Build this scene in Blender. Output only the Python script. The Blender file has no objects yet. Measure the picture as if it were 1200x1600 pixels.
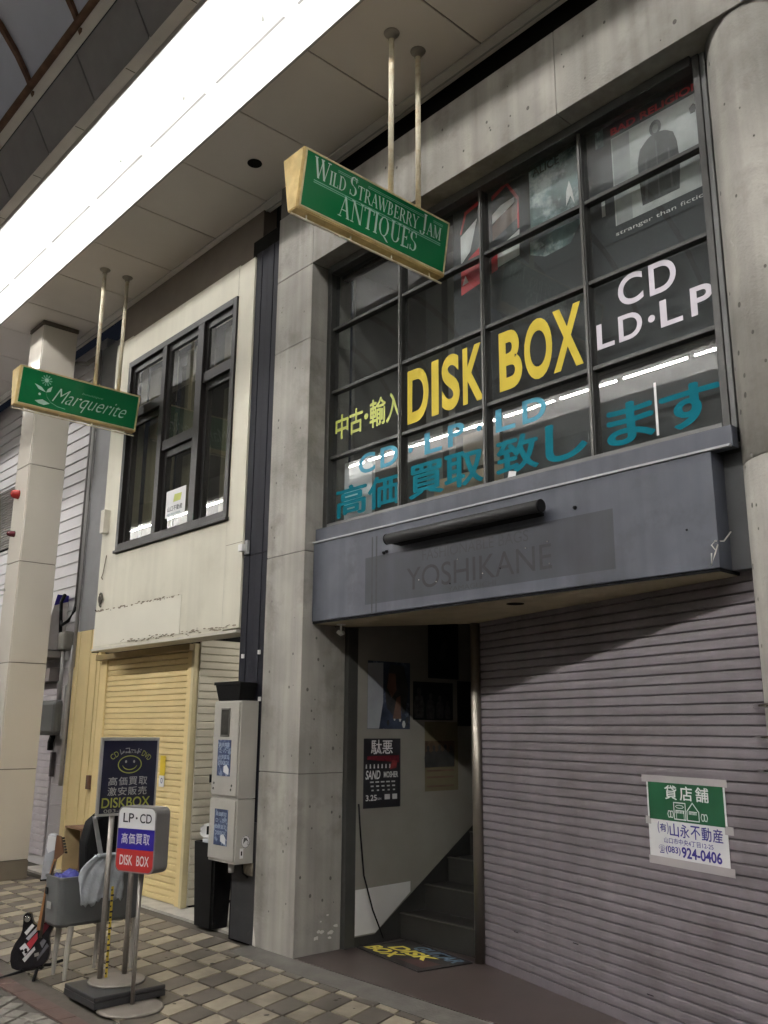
import bpy, bmesh, math, random
from mathutils import Vector, Matrix
random.seed(7)
S = bpy.context.scene
COL = S.collection
# ------------------------------------------------------------------ camera, world, light, exposure
cam = bpy.data.cameras.new("camera"); cam_o = bpy.data.objects.new("camera", cam); COL.objects.link(cam_o)
yaw, pitch, roll = math.radians(-48.096), math.radians(13.587), math.radians(0.423)
fw = Vector((math.sin(yaw)*math.cos(pitch), math.cos(yaw)*math.cos(pitch), math.sin(pitch)))
rt = Vector((math.cos(yaw), -math.sin(yaw), 0)); up = rt.cross(fw)
r2 = rt*math.cos(roll)+up*math.sin(roll); u2 = up*math.cos(roll)-rt*math.sin(roll)
cam_o.matrix_world = Matrix(((r2.x, u2.x, -fw.x, 0), (r2.y, u2.y, -fw.y, 0), (r2.z, u2.z, -fw.z, 1.55), (0, 0, 0, 1)))
cam.sensor_fit = 'VERTICAL'; cam.sensor_height = 36; cam.lens = 36*1395.76/1600
cam.clip_start = 0.05; cam.clip_end = 500
S.camera = cam_o
W = bpy.data.worlds.new("World"); S.world = W; W.use_nodes = True
bg = W.node_tree.nodes['Background']; bg.inputs[0].default_value = (0.010, 0.012, 0.018, 1); bg.inputs[1].default_value = 0.6
S.view_settings.view_transform = 'Standard'; S.view_settings.look = 'None'
S.view_settings.exposure = -.12; S.view_settings.gamma = 1
TUBE_NEAR = 84.0     # the fluorescent tubes of the arcade are the main light
TUBE_FAR = 265.0
S.render.engine = 'CYCLES'
cy = S.cycles
cy.max_bounces = 6; cy.diffuse_bounces = 3; cy.glossy_bounces = 3; cy.transparent_max_bounces = 12
cy.caustics_reflective = False; cy.caustics_refractive = False; cy.use_denoising = True
cy.sample_clamp_indirect = 40.0

# ------------------------------------------------------------------ materials
MATS = {}
def mat(name, col, rough=.6, metal=0., var=.12, scale=6., bump=0., bscale=60., streak=0., rand=0., spec=.5, dirt=None, dscale=1.2, damt=.5, dlo=.5, dhi=.7, emit=None, stretch=(1, 1, 1)):
    if name in MATS: return MATS[name]
    m = bpy.data.materials.new(name); m.use_nodes = True; MATS[name] = m
    nt = m.node_tree; N = nt.nodes; L = nt.links; b = N['Principled BSDF']
    b.inputs['Roughness'].default_value = rough; b.inputs['Metallic'].default_value = metal
    b.inputs['Specular IOR Level'].default_value = spec
    g = N.new('ShaderNodeNewGeometry'); mp = N.new('ShaderNodeMapping'); L.new(g.outputs['Position'], mp.inputs['Vector'])
    mp.inputs['Scale'].default_value = stretch
    no = N.new('ShaderNodeTexNoise'); no.inputs['Scale'].default_value = scale; no.inputs['Detail'].default_value = 4; L.new(mp.outputs[0], no.inputs['Vector'])
    mr = N.new('ShaderNodeMapRange'); mr.inputs[1].default_value = .25; mr.inputs[2].default_value = .75
    mr.inputs[3].default_value = 1-var; mr.inputs[4].default_value = 1+var; L.new(no.outputs[0], mr.inputs[0])
    fac = mr.outputs[0]
    def mul(a, c):
        x = N.new('ShaderNodeMath'); x.operation = 'MULTIPLY'; L.new(a, x.inputs[0]); L.new(c, x.inputs[1]); return x.outputs[0]
    if streak:
        mp2 = N.new('ShaderNodeMapping'); mp2.inputs['Scale'].default_value = (9, 9, .35); L.new(g.outputs['Position'], mp2.inputs['Vector'])
        n2 = N.new('ShaderNodeTexNoise'); n2.inputs['Scale'].default_value = 1.; n2.inputs['Detail'].default_value = 5; L.new(mp2.outputs[0], n2.inputs['Vector'])
        m2 = N.new('ShaderNodeMapRange'); m2.inputs[1].default_value = .3; m2.inputs[2].default_value = .7; m2.inputs[3].default_value = 1-streak; m2.inputs[4].default_value = 1+streak*.5
        L.new(n2.outputs[0], m2.inputs[0]); fac = mul(fac, m2.outputs[0])
    if rand:
        oi = N.new('ShaderNodeObjectInfo'); m3 = N.new('ShaderNodeMapRange'); m3.inputs[3].default_value = 1-rand; m3.inputs[4].default_value = 1+rand
        L.new(oi.outputs['Random'], m3.inputs[0]); fac = mul(fac, m3.outputs[0])
    vm = N.new('ShaderNodeVectorMath'); vm.operation = 'SCALE'; vm.inputs[0].default_value = col[:3]; L.new(fac, vm.inputs['Scale'])
    out = vm.outputs[0]
    if dirt:
        n4 = N.new('ShaderNodeTexNoise'); n4.inputs['Scale'].default_value = dscale; n4.inputs['Detail'].default_value = 5; n4.inputs['Roughness'].default_value = .65
        L.new(mp.outputs[0], n4.inputs['Vector'])
        m4 = N.new('ShaderNodeMapRange'); m4.inputs[1].default_value = dlo; m4.inputs[2].default_value = dhi; m4.inputs[3].default_value = 0; m4.inputs[4].default_value = damt
        L.new(n4.outputs[0], m4.inputs[0])
        mx = N.new('ShaderNodeMix'); mx.data_type = 'RGBA'; L.new(m4.outputs[0], mx.inputs[0]); L.new(out, mx.inputs[6]); mx.inputs[7].default_value = (*dirt, 1); out = mx.outputs[2]
    L.new(out, b.inputs['Base Color'])
    if bump:
        n5 = N.new('ShaderNodeTexNoise'); n5.inputs['Scale'].default_value = bscale; n5.inputs['Detail'].default_value = 3; L.new(g.outputs['Position'], n5.inputs['Vector'])
        bp = N.new('ShaderNodeBump'); bp.inputs['Strength'].default_value = bump; bp.inputs['Distance'].default_value = .01; L.new(n5.outputs[0], bp.inputs['Height']); L.new(bp.outputs[0], b.inputs['Normal'])
    if emit:
        b.inputs['Emission Color'].default_value = (*emit[0], 1); b.inputs['Emission Strength'].default_value = emit[1]
    return m

def glass(name, tint=(.9, .92, .92), ior=1.5, rough=.0, dust=.022):
    m = bpy.data.materials.new(name); m.use_nodes = True; nt = m.node_tree; N = nt.nodes; L = nt.links; N.clear()
    o = N.new('ShaderNodeOutputMaterial'); t = N.new('ShaderNodeBsdfTransparent'); t.inputs[0].default_value = (*tint, 1)
    gl = N.new('ShaderNodeBsdfGlossy'); gl.inputs['Roughness'].default_value = rough
    fr = N.new('ShaderNodeFresnel'); fr.inputs[0].default_value = ior; mx = N.new('ShaderNodeMixShader')
    df = N.new('ShaderNodeBsdfDiffuse'); df.inputs[0].default_value = (.55, .54, .50, 1); m0 = N.new('ShaderNodeMixShader')
    ge = N.new('ShaderNodeNewGeometry'); nz = N.new('ShaderNodeTexNoise'); nz.inputs['Scale'].default_value = 2.5; nz.inputs['Detail'].default_value = 6; L.new(ge.outputs['Position'], nz.inputs['Vector'])
    mr = N.new('ShaderNodeMapRange'); mr.inputs[1].default_value = .3; mr.inputs[2].default_value = .75; mr.inputs[3].default_value = dust*.6; mr.inputs[4].default_value = dust*1.4; L.new(nz.outputs[0], mr.inputs[0])
    L.new(mr.outputs[0], m0.inputs[0]); L.new(t.outputs[0], m0.inputs[1]); L.new(df.outputs[0], m0.inputs[2])
    iv = N.new('ShaderNodeMath'); iv.operation = 'SUBTRACT'; iv.inputs[0].default_value = 1; L.new(ge.outputs['Backfacing'], iv.inputs[1])
    fm = N.new('ShaderNodeMath'); fm.operation = 'MULTIPLY'; L.new(fr.outputs[0], fm.inputs[0]); L.new(iv.outputs[0], fm.inputs[1])
    L.new(fm.outputs[0], mx.inputs[0]); L.new(m0.outputs[0], mx.inputs[1]); L.new(gl.outputs[0], mx.inputs[2]); L.new(mx.outputs[0], o.inputs[0]); return m

CONC = mat('concrete', (.315, .300, .270), .75, var=.22, scale=2.6, bump=.35, bscale=60, streak=.26, dirt=(.115, .106, .088), dscale=2.3, damt=.7, dlo=.52, dhi=.74)
CONCDARK = mat('concrete_pit', (.12, .112, .10), .9)
STAIN = mat('efflorescence', (.62, .60, .56), .9)
FASC = mat('fascia_paint', (.070, .077, .098), .6, var=.16, scale=5, streak=.22, dirt=(.045, .047, .056), dscale=4, damt=.7, dlo=.54, dhi=.72)
GHOST = mat('fascia_ghost_paint', (.033, .036, .047), .6, var=.16, scale=5, streak=.18)  # darker ghost of the old sign on the fascia, a tone of the paint
GHOSTL = mat('fascia_letter_ghost', (.013, .0135, .017), .6, var=.3, scale=30)
GHOSTS = mat('fascia_letter_faint', (.022, .023, .029), .6, var=.3, scale=30)
CREAMSOF = mat('soffit_cream', (.42, .37, .25), .6, var=.15, dirt=(.25, .2, .12), damt=.5)
STEEL = mat('window_steel', (.028, .028, .025), .45, var=.2, scale=20)
DSTEEL = mat('dark_steel_post', (.05, .05, .045), .4)
STAINLESS = mat('stainless', (.34, .31, .27), .42, metal=1., var=.15, scale=4, stretch=(1, 1, .2))
CHROME = mat('chrome', (.8, .8, .78), .08, metal=1.)
SHUT = mat('shutter_mauve', (.180, .158, .174), .5, metal=0., var=.12, scale=3, streak=.12, rand=.05, dirt=(.105, .088, .088), dscale=1.8, damt=.6)
SLAB = mat('brown_slab', (.068, .052, .048), .35, var=.18, scale=3, dirt=(.07, .055, .05), dscale=5, damt=.5)
GLASS = glass('window_glass')
GLASS2 = glass('window_glass_smoked', (.75, .75, .7))
YEL = mat('letter_yellow', (.56, .43, .045), .6, var=.10, scale=5, spec=.2)
LIME = mat('letter_lime', (.43, .47, .10), .5, var=.05)
LILAC = mat('letter_lilac', (.58, .54, .60), .5, var=.05)
TEAL = mat('letter_teal', (.002, .125, .165), .7, var=.10, scale=5, spec=.08)
TEALREFL = mat('letter_teal_reflection', (.07, .26, .36), .6, var=.1, spec=.15)  # same teal, paled by the window reflection put into the colour
WHITE = mat('white_paint', (.74, .73, .71), .5, var=.05)
PAPER = mat('white_paper', (.70, .70, .70), .7, var=.05)
TAPE = mat('clear_tape', (.40, .37, .375), .35, var=.06)
BLACK = mat('black_plastic', (.0045, .0045, .005), .5, spec=.2)
MATTE = mat('matte_black', (.009, .009, .010), .85, spec=.15)
NAVY = mat('sign_navy', (.010, .011, .030), .35)
CREAM = mat('cream_wall', (.60, .575, .475), .65, var=.08, scale=1.5, bump=.08, streak=.07, dirt=(.42, .39, .30), dscale=1.8, damt=.5, dlo=.55, dhi=.8)
CREAMP = mat('cream_patch', (.66, .635, .54), .65, var=.05, scale=2)
GRIME = mat('grime', (.22, .19, .14), .9, var=.4, scale=25)
BRONZE = mat('bronze_frame', (.012, .0105, .0095), .4, var=.15, spec=.25)
YSHUT = mat('shutter_yellow', (.72, .575, .29), .55, var=.06, scale=3, rand=.03, dirt=(.62, .46, .19), dscale=2, damt=.4)
WSHUT = mat('shutter_cream', (.60, .56, .46), .55, var=.05, rand=.03)
BCLAD = mat('black_cladding', (.013, .0135, .019), .6, var=.15, scale=4, streak=.1, spec=.15)
BCLADL = mat('black_plinth', (.016, .016, .018), .6, var=.3, scale=8, dirt=(.10, .085, .07), dscale=7, damt=.4, dlo=.6, dhi=.75)
SIDING = mat('white_siding', (.60, .58, .585), .55, var=.05, scale=2, rand=.03, dirt=(.45, .43, .42), damt=.4)
GREYPANEL = mat('grey_panel', (.24, .24, .245), .5, var=.08)
PTILE = mat('pillar_tile', (.60, .56, .49), .07, var=.04, scale=1.5)
PBASE = mat('pillar_base', (.17, .145, .11), .5)
CEILP = mat('ceiling_panel', (.76, .715, .68), .6, var=.05, scale=1.2, rand=.03, dirt=(.68, .635, .595), dscale=.9, damt=.4)
CEILG = mat('ceiling_gap', (.10, .085, .07), .8)
TRIM = mat('ceiling_trim', (.82, .79, .77), .5, var=.06)
REFL = mat('trough_reflector', (.42, .42, .415), .5, var=.02)
DPAN = mat('dark_cove_panel', (.25, .24, .245), .4, var=.1)
RUST = mat('rusty_steel', (.16, .085, .055), .8, var=.35, scale=12, dirt=(.09, .05, .035), damt=.6, dscale=8)
VAULT = mat('vault_sheet', (.64, .68, .80), .22, var=.12, scale=1.2, spec=.6)
DARKGAP = mat('dark_void', (.010, .009, .008), .9, spec=.1)
SIGNG = mat('sign_green', (.008, .135, .043), .12, var=.10, scale=2.5)
SIGNT = mat('sign_pale_print', (.36, .50, .42), .3, var=.12, scale=14)
SIGNT2 = mat('sign_pale_print_faint', (.10, .30, .19), .3, var=.2, scale=14)
SIGNF = mat('sign_frame', (.62, .47, .20), .5, var=.2, scale=9, dirt=(.42, .26, .09), dscale=6, damt=.6)
POLEP = mat('pole_paint', (.62, .57, .43), .5, var=.12, scale=8, dirt=(.38, .24, .10), dscale=11, damt=.7, dlo=.5, dhi=.68)
TLIGHT = mat('tile_light', (.30, .262, .195), .5, var=.16, scale=9, rand=.14, dirt=(.125, .106, .083), dscale=2.0, damt=.75, dlo=.50, dhi=.70)
TDARK = mat('tile_dark', (.112, .096, .080), .5, var=.13, scale=9, rand=.16, dirt=(.066, .056, .046), dscale=2.0, damt=.6)
GROUT = mat('grout', (.075, .065, .052), .85, var=.2, scale=20)
GUTTER = mat('gutter_concrete', (.105, .098, .086), .8, var=.25, scale=7, bump=.3, dirt=(.07, .06, .05), dscale=6, damt=.5)
SILL = mat('sill_concrete', (.42, .40, .36), .7, var=.2, scale=8)
REDB = mat('red_border', (.085, .048, .038), .7, var=.2, scale=14, bump=.2)
COBB = mat('cobble', (.17, .155, .135), .75, var=.2, scale=18, rand=.12, bump=.4, bscale=50)
JOINT = mat('cobble_joint', (.075, .068, .058), .9, var=.2, scale=20)
CABI = mat('cabinet_grey', (.40, .385, .345), .5, var=.05, dirt=(.30, .28, .24), damt=.4)
METER = mat('meter_grey', (.095, .095, .09), .5, var=.1)
CONDUIT = mat('conduit', (.42, .41, .40), .5, var=.1)
GUN = mat('pole_grey', (.30, .275, .25), .4, metal=.4, var=.15)
TUB = mat('tub_grey', (.125, .13, .13), .4, var=.1, scale=4)
LEGW = mat('leg_wood', (.42, .40, .36), .6, var=.1)
LEGD = mat('leg_dark_wood', (.22, .19, .16), .7, var=.15)
DENIM = mat('denim', (.46, .49, .53), .85, var=.18, scale=14, bump=.3, dirt=(.52, .55, .58), dscale=9, damt=.6)
STRAP = mat('strap', (.24, .24, .245), .8)
DOLLY = mat('dolly_plastic', (.040, .040, .042), .4, var=.2)
DISC = mat('base_disc', (.21, .185, .16), .55, var=.2, dirt=(.12, .1, .08), damt=.5)
SBOX = mat('signbox_grey', (.20, .19, .185), .45, var=.08)
SBLUE = mat('sign_blue', (.022, .012, .24), .35); SRED = mat('sign_red', (.42, .028, .026), .35)
PRINTBLK = mat('print_black', (.02, .02, .025), .5)
INDIGO = mat('print_indigo', (.035, .025, .23), .5)
LGREEN = mat('notice_green', (.006, .085, .032), .45)
WOODN = mat('neck_wood', (.34, .16, .06), .4, var=.15, scale=12, stretch=(1, 1, .2))
GTR = mat('guitar_black', (.012, .011, .014), .2)
STICKR = mat('sticker_red', (.40, .025, .04), .5)
PLASTIC = mat('plastic_bag', (.40, .41, .44), .3, var=.15, scale=12)
BROWN = mat('brown_box', (.17, .095, .055), .7, var=.1)
BLOCK = mat('breeze_block', (.40, .38, .32), .9, var=.2, scale=15, bump=.5)
BLUEP = mat('blue_cloth', (.03, .035, .20), .7)
YTAPE = mat('tape_yellow', (.62, .46, .04), .5)
ROOMW = mat('room_wall', (.17, .165, .15), .8, var=.1); ROOMD = mat('room_dark', (.05, .048, .045), .9)
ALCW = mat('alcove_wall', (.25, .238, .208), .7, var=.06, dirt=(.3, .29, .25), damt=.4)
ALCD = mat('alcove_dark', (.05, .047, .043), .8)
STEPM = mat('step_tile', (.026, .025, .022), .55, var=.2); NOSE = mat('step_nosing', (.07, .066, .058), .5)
PDARK = mat('poster_dark', (.012, .016, .020), .35, var=.3, scale=10)
PTEAL = mat('poster_teal', (.08, .14, .14), .35, var=.9, scale=7, dirt=(.58, .66, .66), dscale=6, damt=.9, dlo=.5, dhi=.68)
PGREY = mat('poster_grey', (.60, .61, .60), .4, var=.3, scale=3, dirt=(.30, .31, .31), dscale=3, damt=.8)
PRED = mat('poster_red', (.60, .03, .04), .4, var=.2); PWHITE = mat('poster_white', (.80, .79, .77), .4, var=.25, scale=8)
PSKIN = mat('poster_tan', (.15, .085, .06), .4, var=.3, scale=8); PDKG = mat('poster_figure', (.040, .042, .042), .4, var=.4, scale=12)
PBLUE = mat('poster_blue', (.035, .05, .085), .4, var=.6, scale=8, dirt=(.20, .23, .30), dscale=9, damt=.8, dlo=.58, dhi=.7)
POLD = mat('poster_straw', (.17, .145, .085), .6, var=.15)
FLYB = mat('flyer_blue', (.035, .055, .13), .35, var=.5, scale=25, dirt=(.25, .31, .42), dscale=26, damt=.9, dlo=.53, dhi=.6)
LAMPR = mat('alarm_red', (.38, .03, .025), .2); LAMPM = mat('alarm_maroon', (.10, .012, .02), .2)

# ------------------------------------------------------------------ object helpers
def wloc(o):
    v = Vector((0, 0, 0))
    while o: v += o.location; o = o.parent
    return v
def link(name, me, m=None, parent=None, loc=None):
    o = bpy.data.objects.new(name, me); COL.objects.link(o)
    if m is not None and not me.materials: me.materials.append(m)
    if parent: o.parent = parent
    base = wloc(parent) if parent else Vector((0, 0, 0))
    if loc is None:            # verts are in world space
        c = Vector((0, 0, 0))
        if not parent and len(me.vertices):
            xs = [v.co for v in me.vertices]
            c = Vector(((min(v.x for v in xs)+max(v.x for v in xs))/2, (min(v.y for v in xs)+max(v.y for v in xs))/2, min(v.z for v in xs)))
            me.transform(Matrix.Translation(-c)); o.location = c
        else:
            me.transform(Matrix.Translation(-base))
    else: o.location = Vector(loc)-base
    return o
def bm2(name, bm, m, parent=None, smooth=False, loc=None):
    bmesh.ops.recalc_face_normals(bm, faces=bm.faces)
    me = bpy.data.meshes.new(name); bm.to_mesh(me); bm.free()
    if smooth:
        for p in me.polygons: p.use_smooth = True
    return link(name, me, m, parent, loc)
def addbox(bm, x0, x1, y0, y1, z0, z1, bev=0):
    M = Matrix.Translation(((x0+x1)/2, (y0+y1)/2, (z0+z1)/2)) @ Matrix.Diagonal((abs(x1-x0), abs(y1-y0), abs(z1-z0), 1))
    r = bmesh.ops.create_cube(bm, size=1, matrix=M)
    if bev:
        es = list({e for v in r['verts'] for e in v.link_edges})
        bmesh.ops.bevel(bm, geom=es, offset=bev, segments=2, affect='EDGES', profile=.5)
def box(name, x0, x1, y0, y1, z0, z1, m, parent=None, bev=0, loc=None):
    bm = bmesh.new(); addbox(bm, x0, x1, y0, y1, z0, z1, bev); return bm2(name, bm, m, parent, loc=loc)
def frame_basis(d):
    d = d.normalized(); a = Vector((0, 0, 1)) if abs(d.z) < .9 else Vector((1, 0, 0))
    u = d.cross(a).normalized(); return u, d.cross(u).normalized()
def addtube(bm, pts, r, seg=10, cap=True):
    pts = [Vector(p) for p in pts]; rings = []
    rr = r if isinstance(r, (list, tuple)) else [r]*len(pts)
    for i, p in enumerate(pts):
        d = (pts[min(i+1, len(pts)-1)]-pts[max(i-1, 0)])
        u, v = frame_basis(d)
        if rings and u.dot(pu) < 0 and False: pass
        pu = u
        rings.append([bm.verts.new(p+(u*math.cos(2*math.pi*k/seg)+v*math.sin(2*math.pi*k/seg))*rr[i]) for k in range(seg)])
    for a, b in zip(rings, rings[1:]):
        for k in range(seg): bm.faces.new((a[k], a[(k+1) % seg], b[(k+1) % seg], b[k]))
    if cap: bm.faces.new(rings[0][::-1]); bm.faces.new(rings[-1])
def tube(name, pts, r, m, parent=None, seg=10):
    bm = bmesh.new(); addtube(bm, pts, r, seg); o = bm2(name, bm, m, parent)
    for p in o.data.polygons: p.use_smooth = len(p.vertices) == 4
    return o
def addpoly(bm, pts, thick=None):
    """pts: world 3d points of a planar polygon; thick: vector to extrude along"""
    vs = [bm.verts.new(p) for p in pts]; f = bm.faces.new(vs)
    if thick is not None:
        r = bmesh.ops.extrude_face_region(bm, geom=[f])
        bmesh.ops.translate(bm, vec=thick, verts=[v for v in r['geom'] if isinstance(v, bmesh.types.BMVert)])
def poly(name, pts, m, parent=None, thick=None, bev=0):
    bm = bmesh.new(); addpoly(bm, [Vector(p) for p in pts], thick)
    if bev: bmesh.ops.bevel(bm, geom=list(bm.edges), offset=bev, segments=2, affect='EDGES', profile=.5)
    return bm2(name, bm, m, parent)
class Plane:
    def __init__(s, o, u, v): s.o = Vector(o); s.u = Vector(u).normalized(); s.v = Vector(v).normalized(); s.n = s.u.cross(s.v).normalized()
    def __call__(s, a, b, h=0): return s.o+s.u*a+s.v*b+s.n*h
def FAC(y): return Plane((0, y, 0), (1, 0, 0), (0, 0, 1))           # faces the street (-Y); coordinates are world x, z
def XP(x): return Plane((x, 0, 0), (0, 1, 0), (0, 0, 1))            # faces +X; coordinates are world y, z
def sheet(name, pl, a0, a1, b0, b1, m, parent=None, h=.001, t=None):
    return poly(name, [pl(a0, b0, h), pl(a1, b0, h), pl(a1, b1, h), pl(a0, b1, h)], m, parent, None if t is None else -pl.n*t)
def shape(name, pl, pts, m, parent=None, h=.001, t=None):
    return poly(name, [pl(a, b, h) for a, b in pts], m, parent, None if t is None else -pl.n*t)
def text_mesh(body, off=0., shear=0., res=6):
    cu = bpy.data.curves.new('lettering', 'FONT'); cu.body = body; cu.size = 1; cu.offset = off; cu.shear = shear; cu.resolution_u = res
    o = bpy.data.objects.new('lettering', cu); COL.objects.link(o)
    dg = bpy.context.evaluated_depsgraph_get(); me = bpy.data.meshes.new_from_object(o.evaluated_get(dg))
    bpy.data.objects.remove(o); bpy.data.curves.remove(cu); return me
def text(name, body, pl, a0, a1, b0, b1, m, parent=None, h=.003, off=0., shear=0., thick=0., bend=None):
    cjk = any(ord(c) > 0x2E7F for c in body)
    d = off*.75 if cjk else 0
    me = text_mesh(body, 0 if cjk else off, shear)
    xs = [v.co.x for v in me.vertices]; ys = [v.co.y for v in me.vertices]
    x0, x1, y0, y1 = min(xs), max(xs), min(ys), max(ys)
    for v in me.vertices:
        a = a0+(v.co.x-x0)/(x1-x0)*(a1-a0); b = b0+(v.co.y-y0)/(y1-y0)*(b1-b0)
        if bend: a, b = bend(a, b)
        v.co = pl(a, b, h)
    me.materials.clear()
    if d:
        sx, sy = d*(a1-a0)/(x1-x0), d*(b1-b0)/(y1-y0)
        bm = bmesh.new()
        for k, (ax_, ay_) in enumerate(((-1, 0), (1, 0), (0, -.8), (0, .8), (-.6, .6), (.6, -.6))):
            n0 = len(bm.verts); bm.from_mesh(me); bm.verts.ensure_lookup_table()
            bmesh.ops.translate(bm, vec=pl.u*ax_*sx+pl.v*ay_*sy+pl.n*(.00007*k), verts=bm.verts[n0:])
        bm.to_mesh(me); bm.free()
    if thick:
        bm = bmesh.new(); bm.from_mesh(me); r = bmesh.ops.extrude_face_region(bm, geom=list(bm.faces))
        bmesh.ops.translate(bm, vec=pl.n*thick, verts=[v for v in r['geom'] if isinstance(v, bmesh.types.BMVert)])
        bmesh.ops.recalc_face_normals(bm, faces=bm.faces); bm.to_mesh(me); bm.free()
    me.name = name
    return link(name, me, m, parent)
def thing(name, loc, label, cat, group=None):
    o = bpy.data.objects.new(name, None); COL.objects.link(o); o.location = loc; o.empty_display_size = .1
    return tag(o, label, cat, group)
def tag(o, label, cat, group=None):
    o['label'] = label; o['category'] = cat
    if group: o['group'] = group
    return o
def struct(o): o['kind'] = 'structure'; return o
def lathe(name, prof, c, m, parent=None, seg=24, axis=Vector((0, 0, 1))):
    bm = bmesh.new(); rings = []; u, v = frame_basis(axis)
    for r, h in prof: rings.append([bm.verts.new(Vector(c)+axis*h+(u*math.cos(2*math.pi*k/seg)+v*math.sin(2*math.pi*k/seg))*r) for k in range(seg)])
    for a, b in zip(rings, rings[1:]):
        for k in range(seg): bm.faces.new((a[k], a[(k+1) % seg], b[(k+1) % seg], b[k]))
    bm.faces.new(rings[0][::-1]); bm.faces.new(rings[-1])
    o = bm2(name, bm, m, parent)
    for p in o.data.polygons: p.use_smooth = len(p.vertices) == 4
    return o
def copies(name, me, locs, m, parent):
    """alike pieces sharing one mesh"""
    base = wloc(parent); out = []
    for l in locs:
        o = bpy.data.objects.new(name, me); COL.objects.link(o); o.parent = parent; o.location = Vector(l)-base; out.append(o)
    if m is not None and not me.materials: me.materials.append(m)
    return out

# ------------------------------------------------------------------ ground
gr = bpy.data.objects.new('ground', None)
struct(box('ground', -60, 40, -40, 60, -.30, -.06, JOINT))
street = struct(box('street', -30, 20, -2.0, 2.27, -.059, -.012, JOINT))
pave = struct(box('pavement', -30, 20, 2.385, 4.60, -.059, -.010, GROUT))
# fan-laid cobbles, near the frame one by one
bm = bmesh.new(); addbox(bm, -.05, .05, -.042, .042, -.02, 0, .006)
bmesh.ops.recalc_face_normals(bm, faces=bm.faces); cme = bpy.data.meshes.new('cobble'); bm.to_mesh(cme); bm.free(); cme.materials.append(COBB)
nc = 0
for cx, cyy in ((-6.75, 1.15), (-5.05, .75)):
    for ri in range(3, 19):
        rad = ri*.098; n = int(rad*math.pi*2/.112)
        for k in range(n):
            a = 2*math.pi*(k+.5*(ri % 2))/n
            x, y = cx+rad*math.cos(a), cyy+rad*math.sin(a)
            if not (1.65 < y < 2.22 and -7.2 < x < -4.6): continue
            if cx > -6 and math.hypot(x+6.75, y-1.15) < 1.79: continue
            o = bpy.data.objects.new('cobble', cme); COL.objects.link(o); o.parent = street
            o.location = Vector((x, y, -.002+random.uniform(-.003, .003)))-wloc(street); o.rotation_euler = (random.uniform(-.03, .03), random.uniform(-.03, .03), a+math.pi/2); nc += 1
# dull red border course
bm = bmesh.new(); addbox(bm, -.11, .11, -.054, .054, -.02, 0, .003)
bmesh.ops.recalc_face_normals(bm, faces=bm.faces); rme = bpy.data.meshes.new('border_brick'); bm.to_mesh(rme); bm.free()
border = struct(box('kerb_border', -30, 20, 2.272, 2.383, -.059, -.008, JOINT))
copies('border_brick', rme, [(-8.6+.2225*i, 2.3275, .0+random.uniform(-.001, .001)) for i in range(22)], REDB, border)
# checked paving of skewed tiles
TX, TY, SH = .183, .246, -.083
def tile_mesh(name, g, hh0, hh1, m):
    bm = bmesh.new(); w = TX/2-g
    def c(u, v, z): return Vector((u+SH*(v/TY), v, z))
    lo = [c(-w, hh0, -.012), c(w, hh0, -.012), c(w, hh1, -.012), c(-w, hh1, -.012)]
    hi = [c(-w+.002, hh0+.002, 0), c(w-.002, hh0+.002, 0), c(w-.002, hh1-.002, 0), c(-w+.002, hh1-.002, 0)]
    L0 = [bm.verts.new(v) for v in lo]; H0 = [bm.verts.new(v) for v in hi]
    bm.faces.new(H0)
    for k in range(4): bm.faces.new((L0[k], L0[(k+1) % 4], H0[(k+1) % 4], H0[k]))
    bmesh.ops.recalc_face_normals(bm, faces=bm.faces); me = bpy.data.meshes.new(name); bm.to_mesh(me); bm.free(); me.materials.append(m); return me
tl = [tile_mesh('paving_tile', .010, -TY/2+.011, TY/2-.011, TLIGHT), tile_mesh('paving_tile', .002, -TY/2+.003, TY/2-.003, TDARK)]
th = [tile_mesh('paving_tile', .010, -TY/2+.011, -.045, TLIGHT), tile_mesh('paving_tile', .002, -TY/2+.003, -.035, TDARK)]
lock = 0
for k in range(-1, 6):
    yk = 3.120+TY*k
    if yk < 2.5 and k < -2: continue
    for i in range(-32, 9):
        x = -4.84+TX*i+SH*k
        if x < -10.6 or x > -3.1: continue
        light = (i % 2 == 0) == (k % 2 == 0)
        short = (k == 3)
        if k >= 3 and x > -5.9: 
            if k > 3: continue
            me = th[0 if light else 1]
        elif k >= 5: continue
        elif yk > 4.2 or (k >= 4): continue
        else: me = tl[0 if light else 1]
        o = bpy.data.objects.new('paving_tile', me); COL.objects.link(o); o.parent = pave
        o.location = Vector((x, yk, random.uniform(-.002, .0015)))-wloc(pave); o.rotation_euler = (random.uniform(-.006, .006), random.uniform(-.006, .006), random.uniform(-.012, .012))
for i in range(-32, 9):                                                # narrow course against the kerb border
    x = -4.84+TX*i+SH*-2
    if -8.6 < x < -3.4:
        light = i % 2 == 0
        o = bpy.data.objects.new('paving_tile', tl[0 if light else 1]); COL.objects.link(o); o.parent = pave
        o.location = Vector((x, 3.120-2*TY+.0, random.uniform(-.001, .001)))-wloc(pave)
bm = bmesh.new()
for k in range(70):
    x, y, r = random.uniform(-8.5, -3.6), random.uniform(2.55, 3.75), random.uniform(.006, .02)
    bm.faces.new([bm.verts.new((x+r*random.uniform(.7, 1.2)*math.cos(t*.785), y+r*random.uniform(.7, 1.2)*math.sin(t*.785), .0035+.00002*k)) for t in range(8)])
o = bm2('trodden_gum', bm, mat('gum', (.055, .048, .04), .8)); o['kind'] = 'stuff'; o['label'] = 'dark trodden gum spots scattered over the paving'; o['category'] = 'gum'
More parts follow.
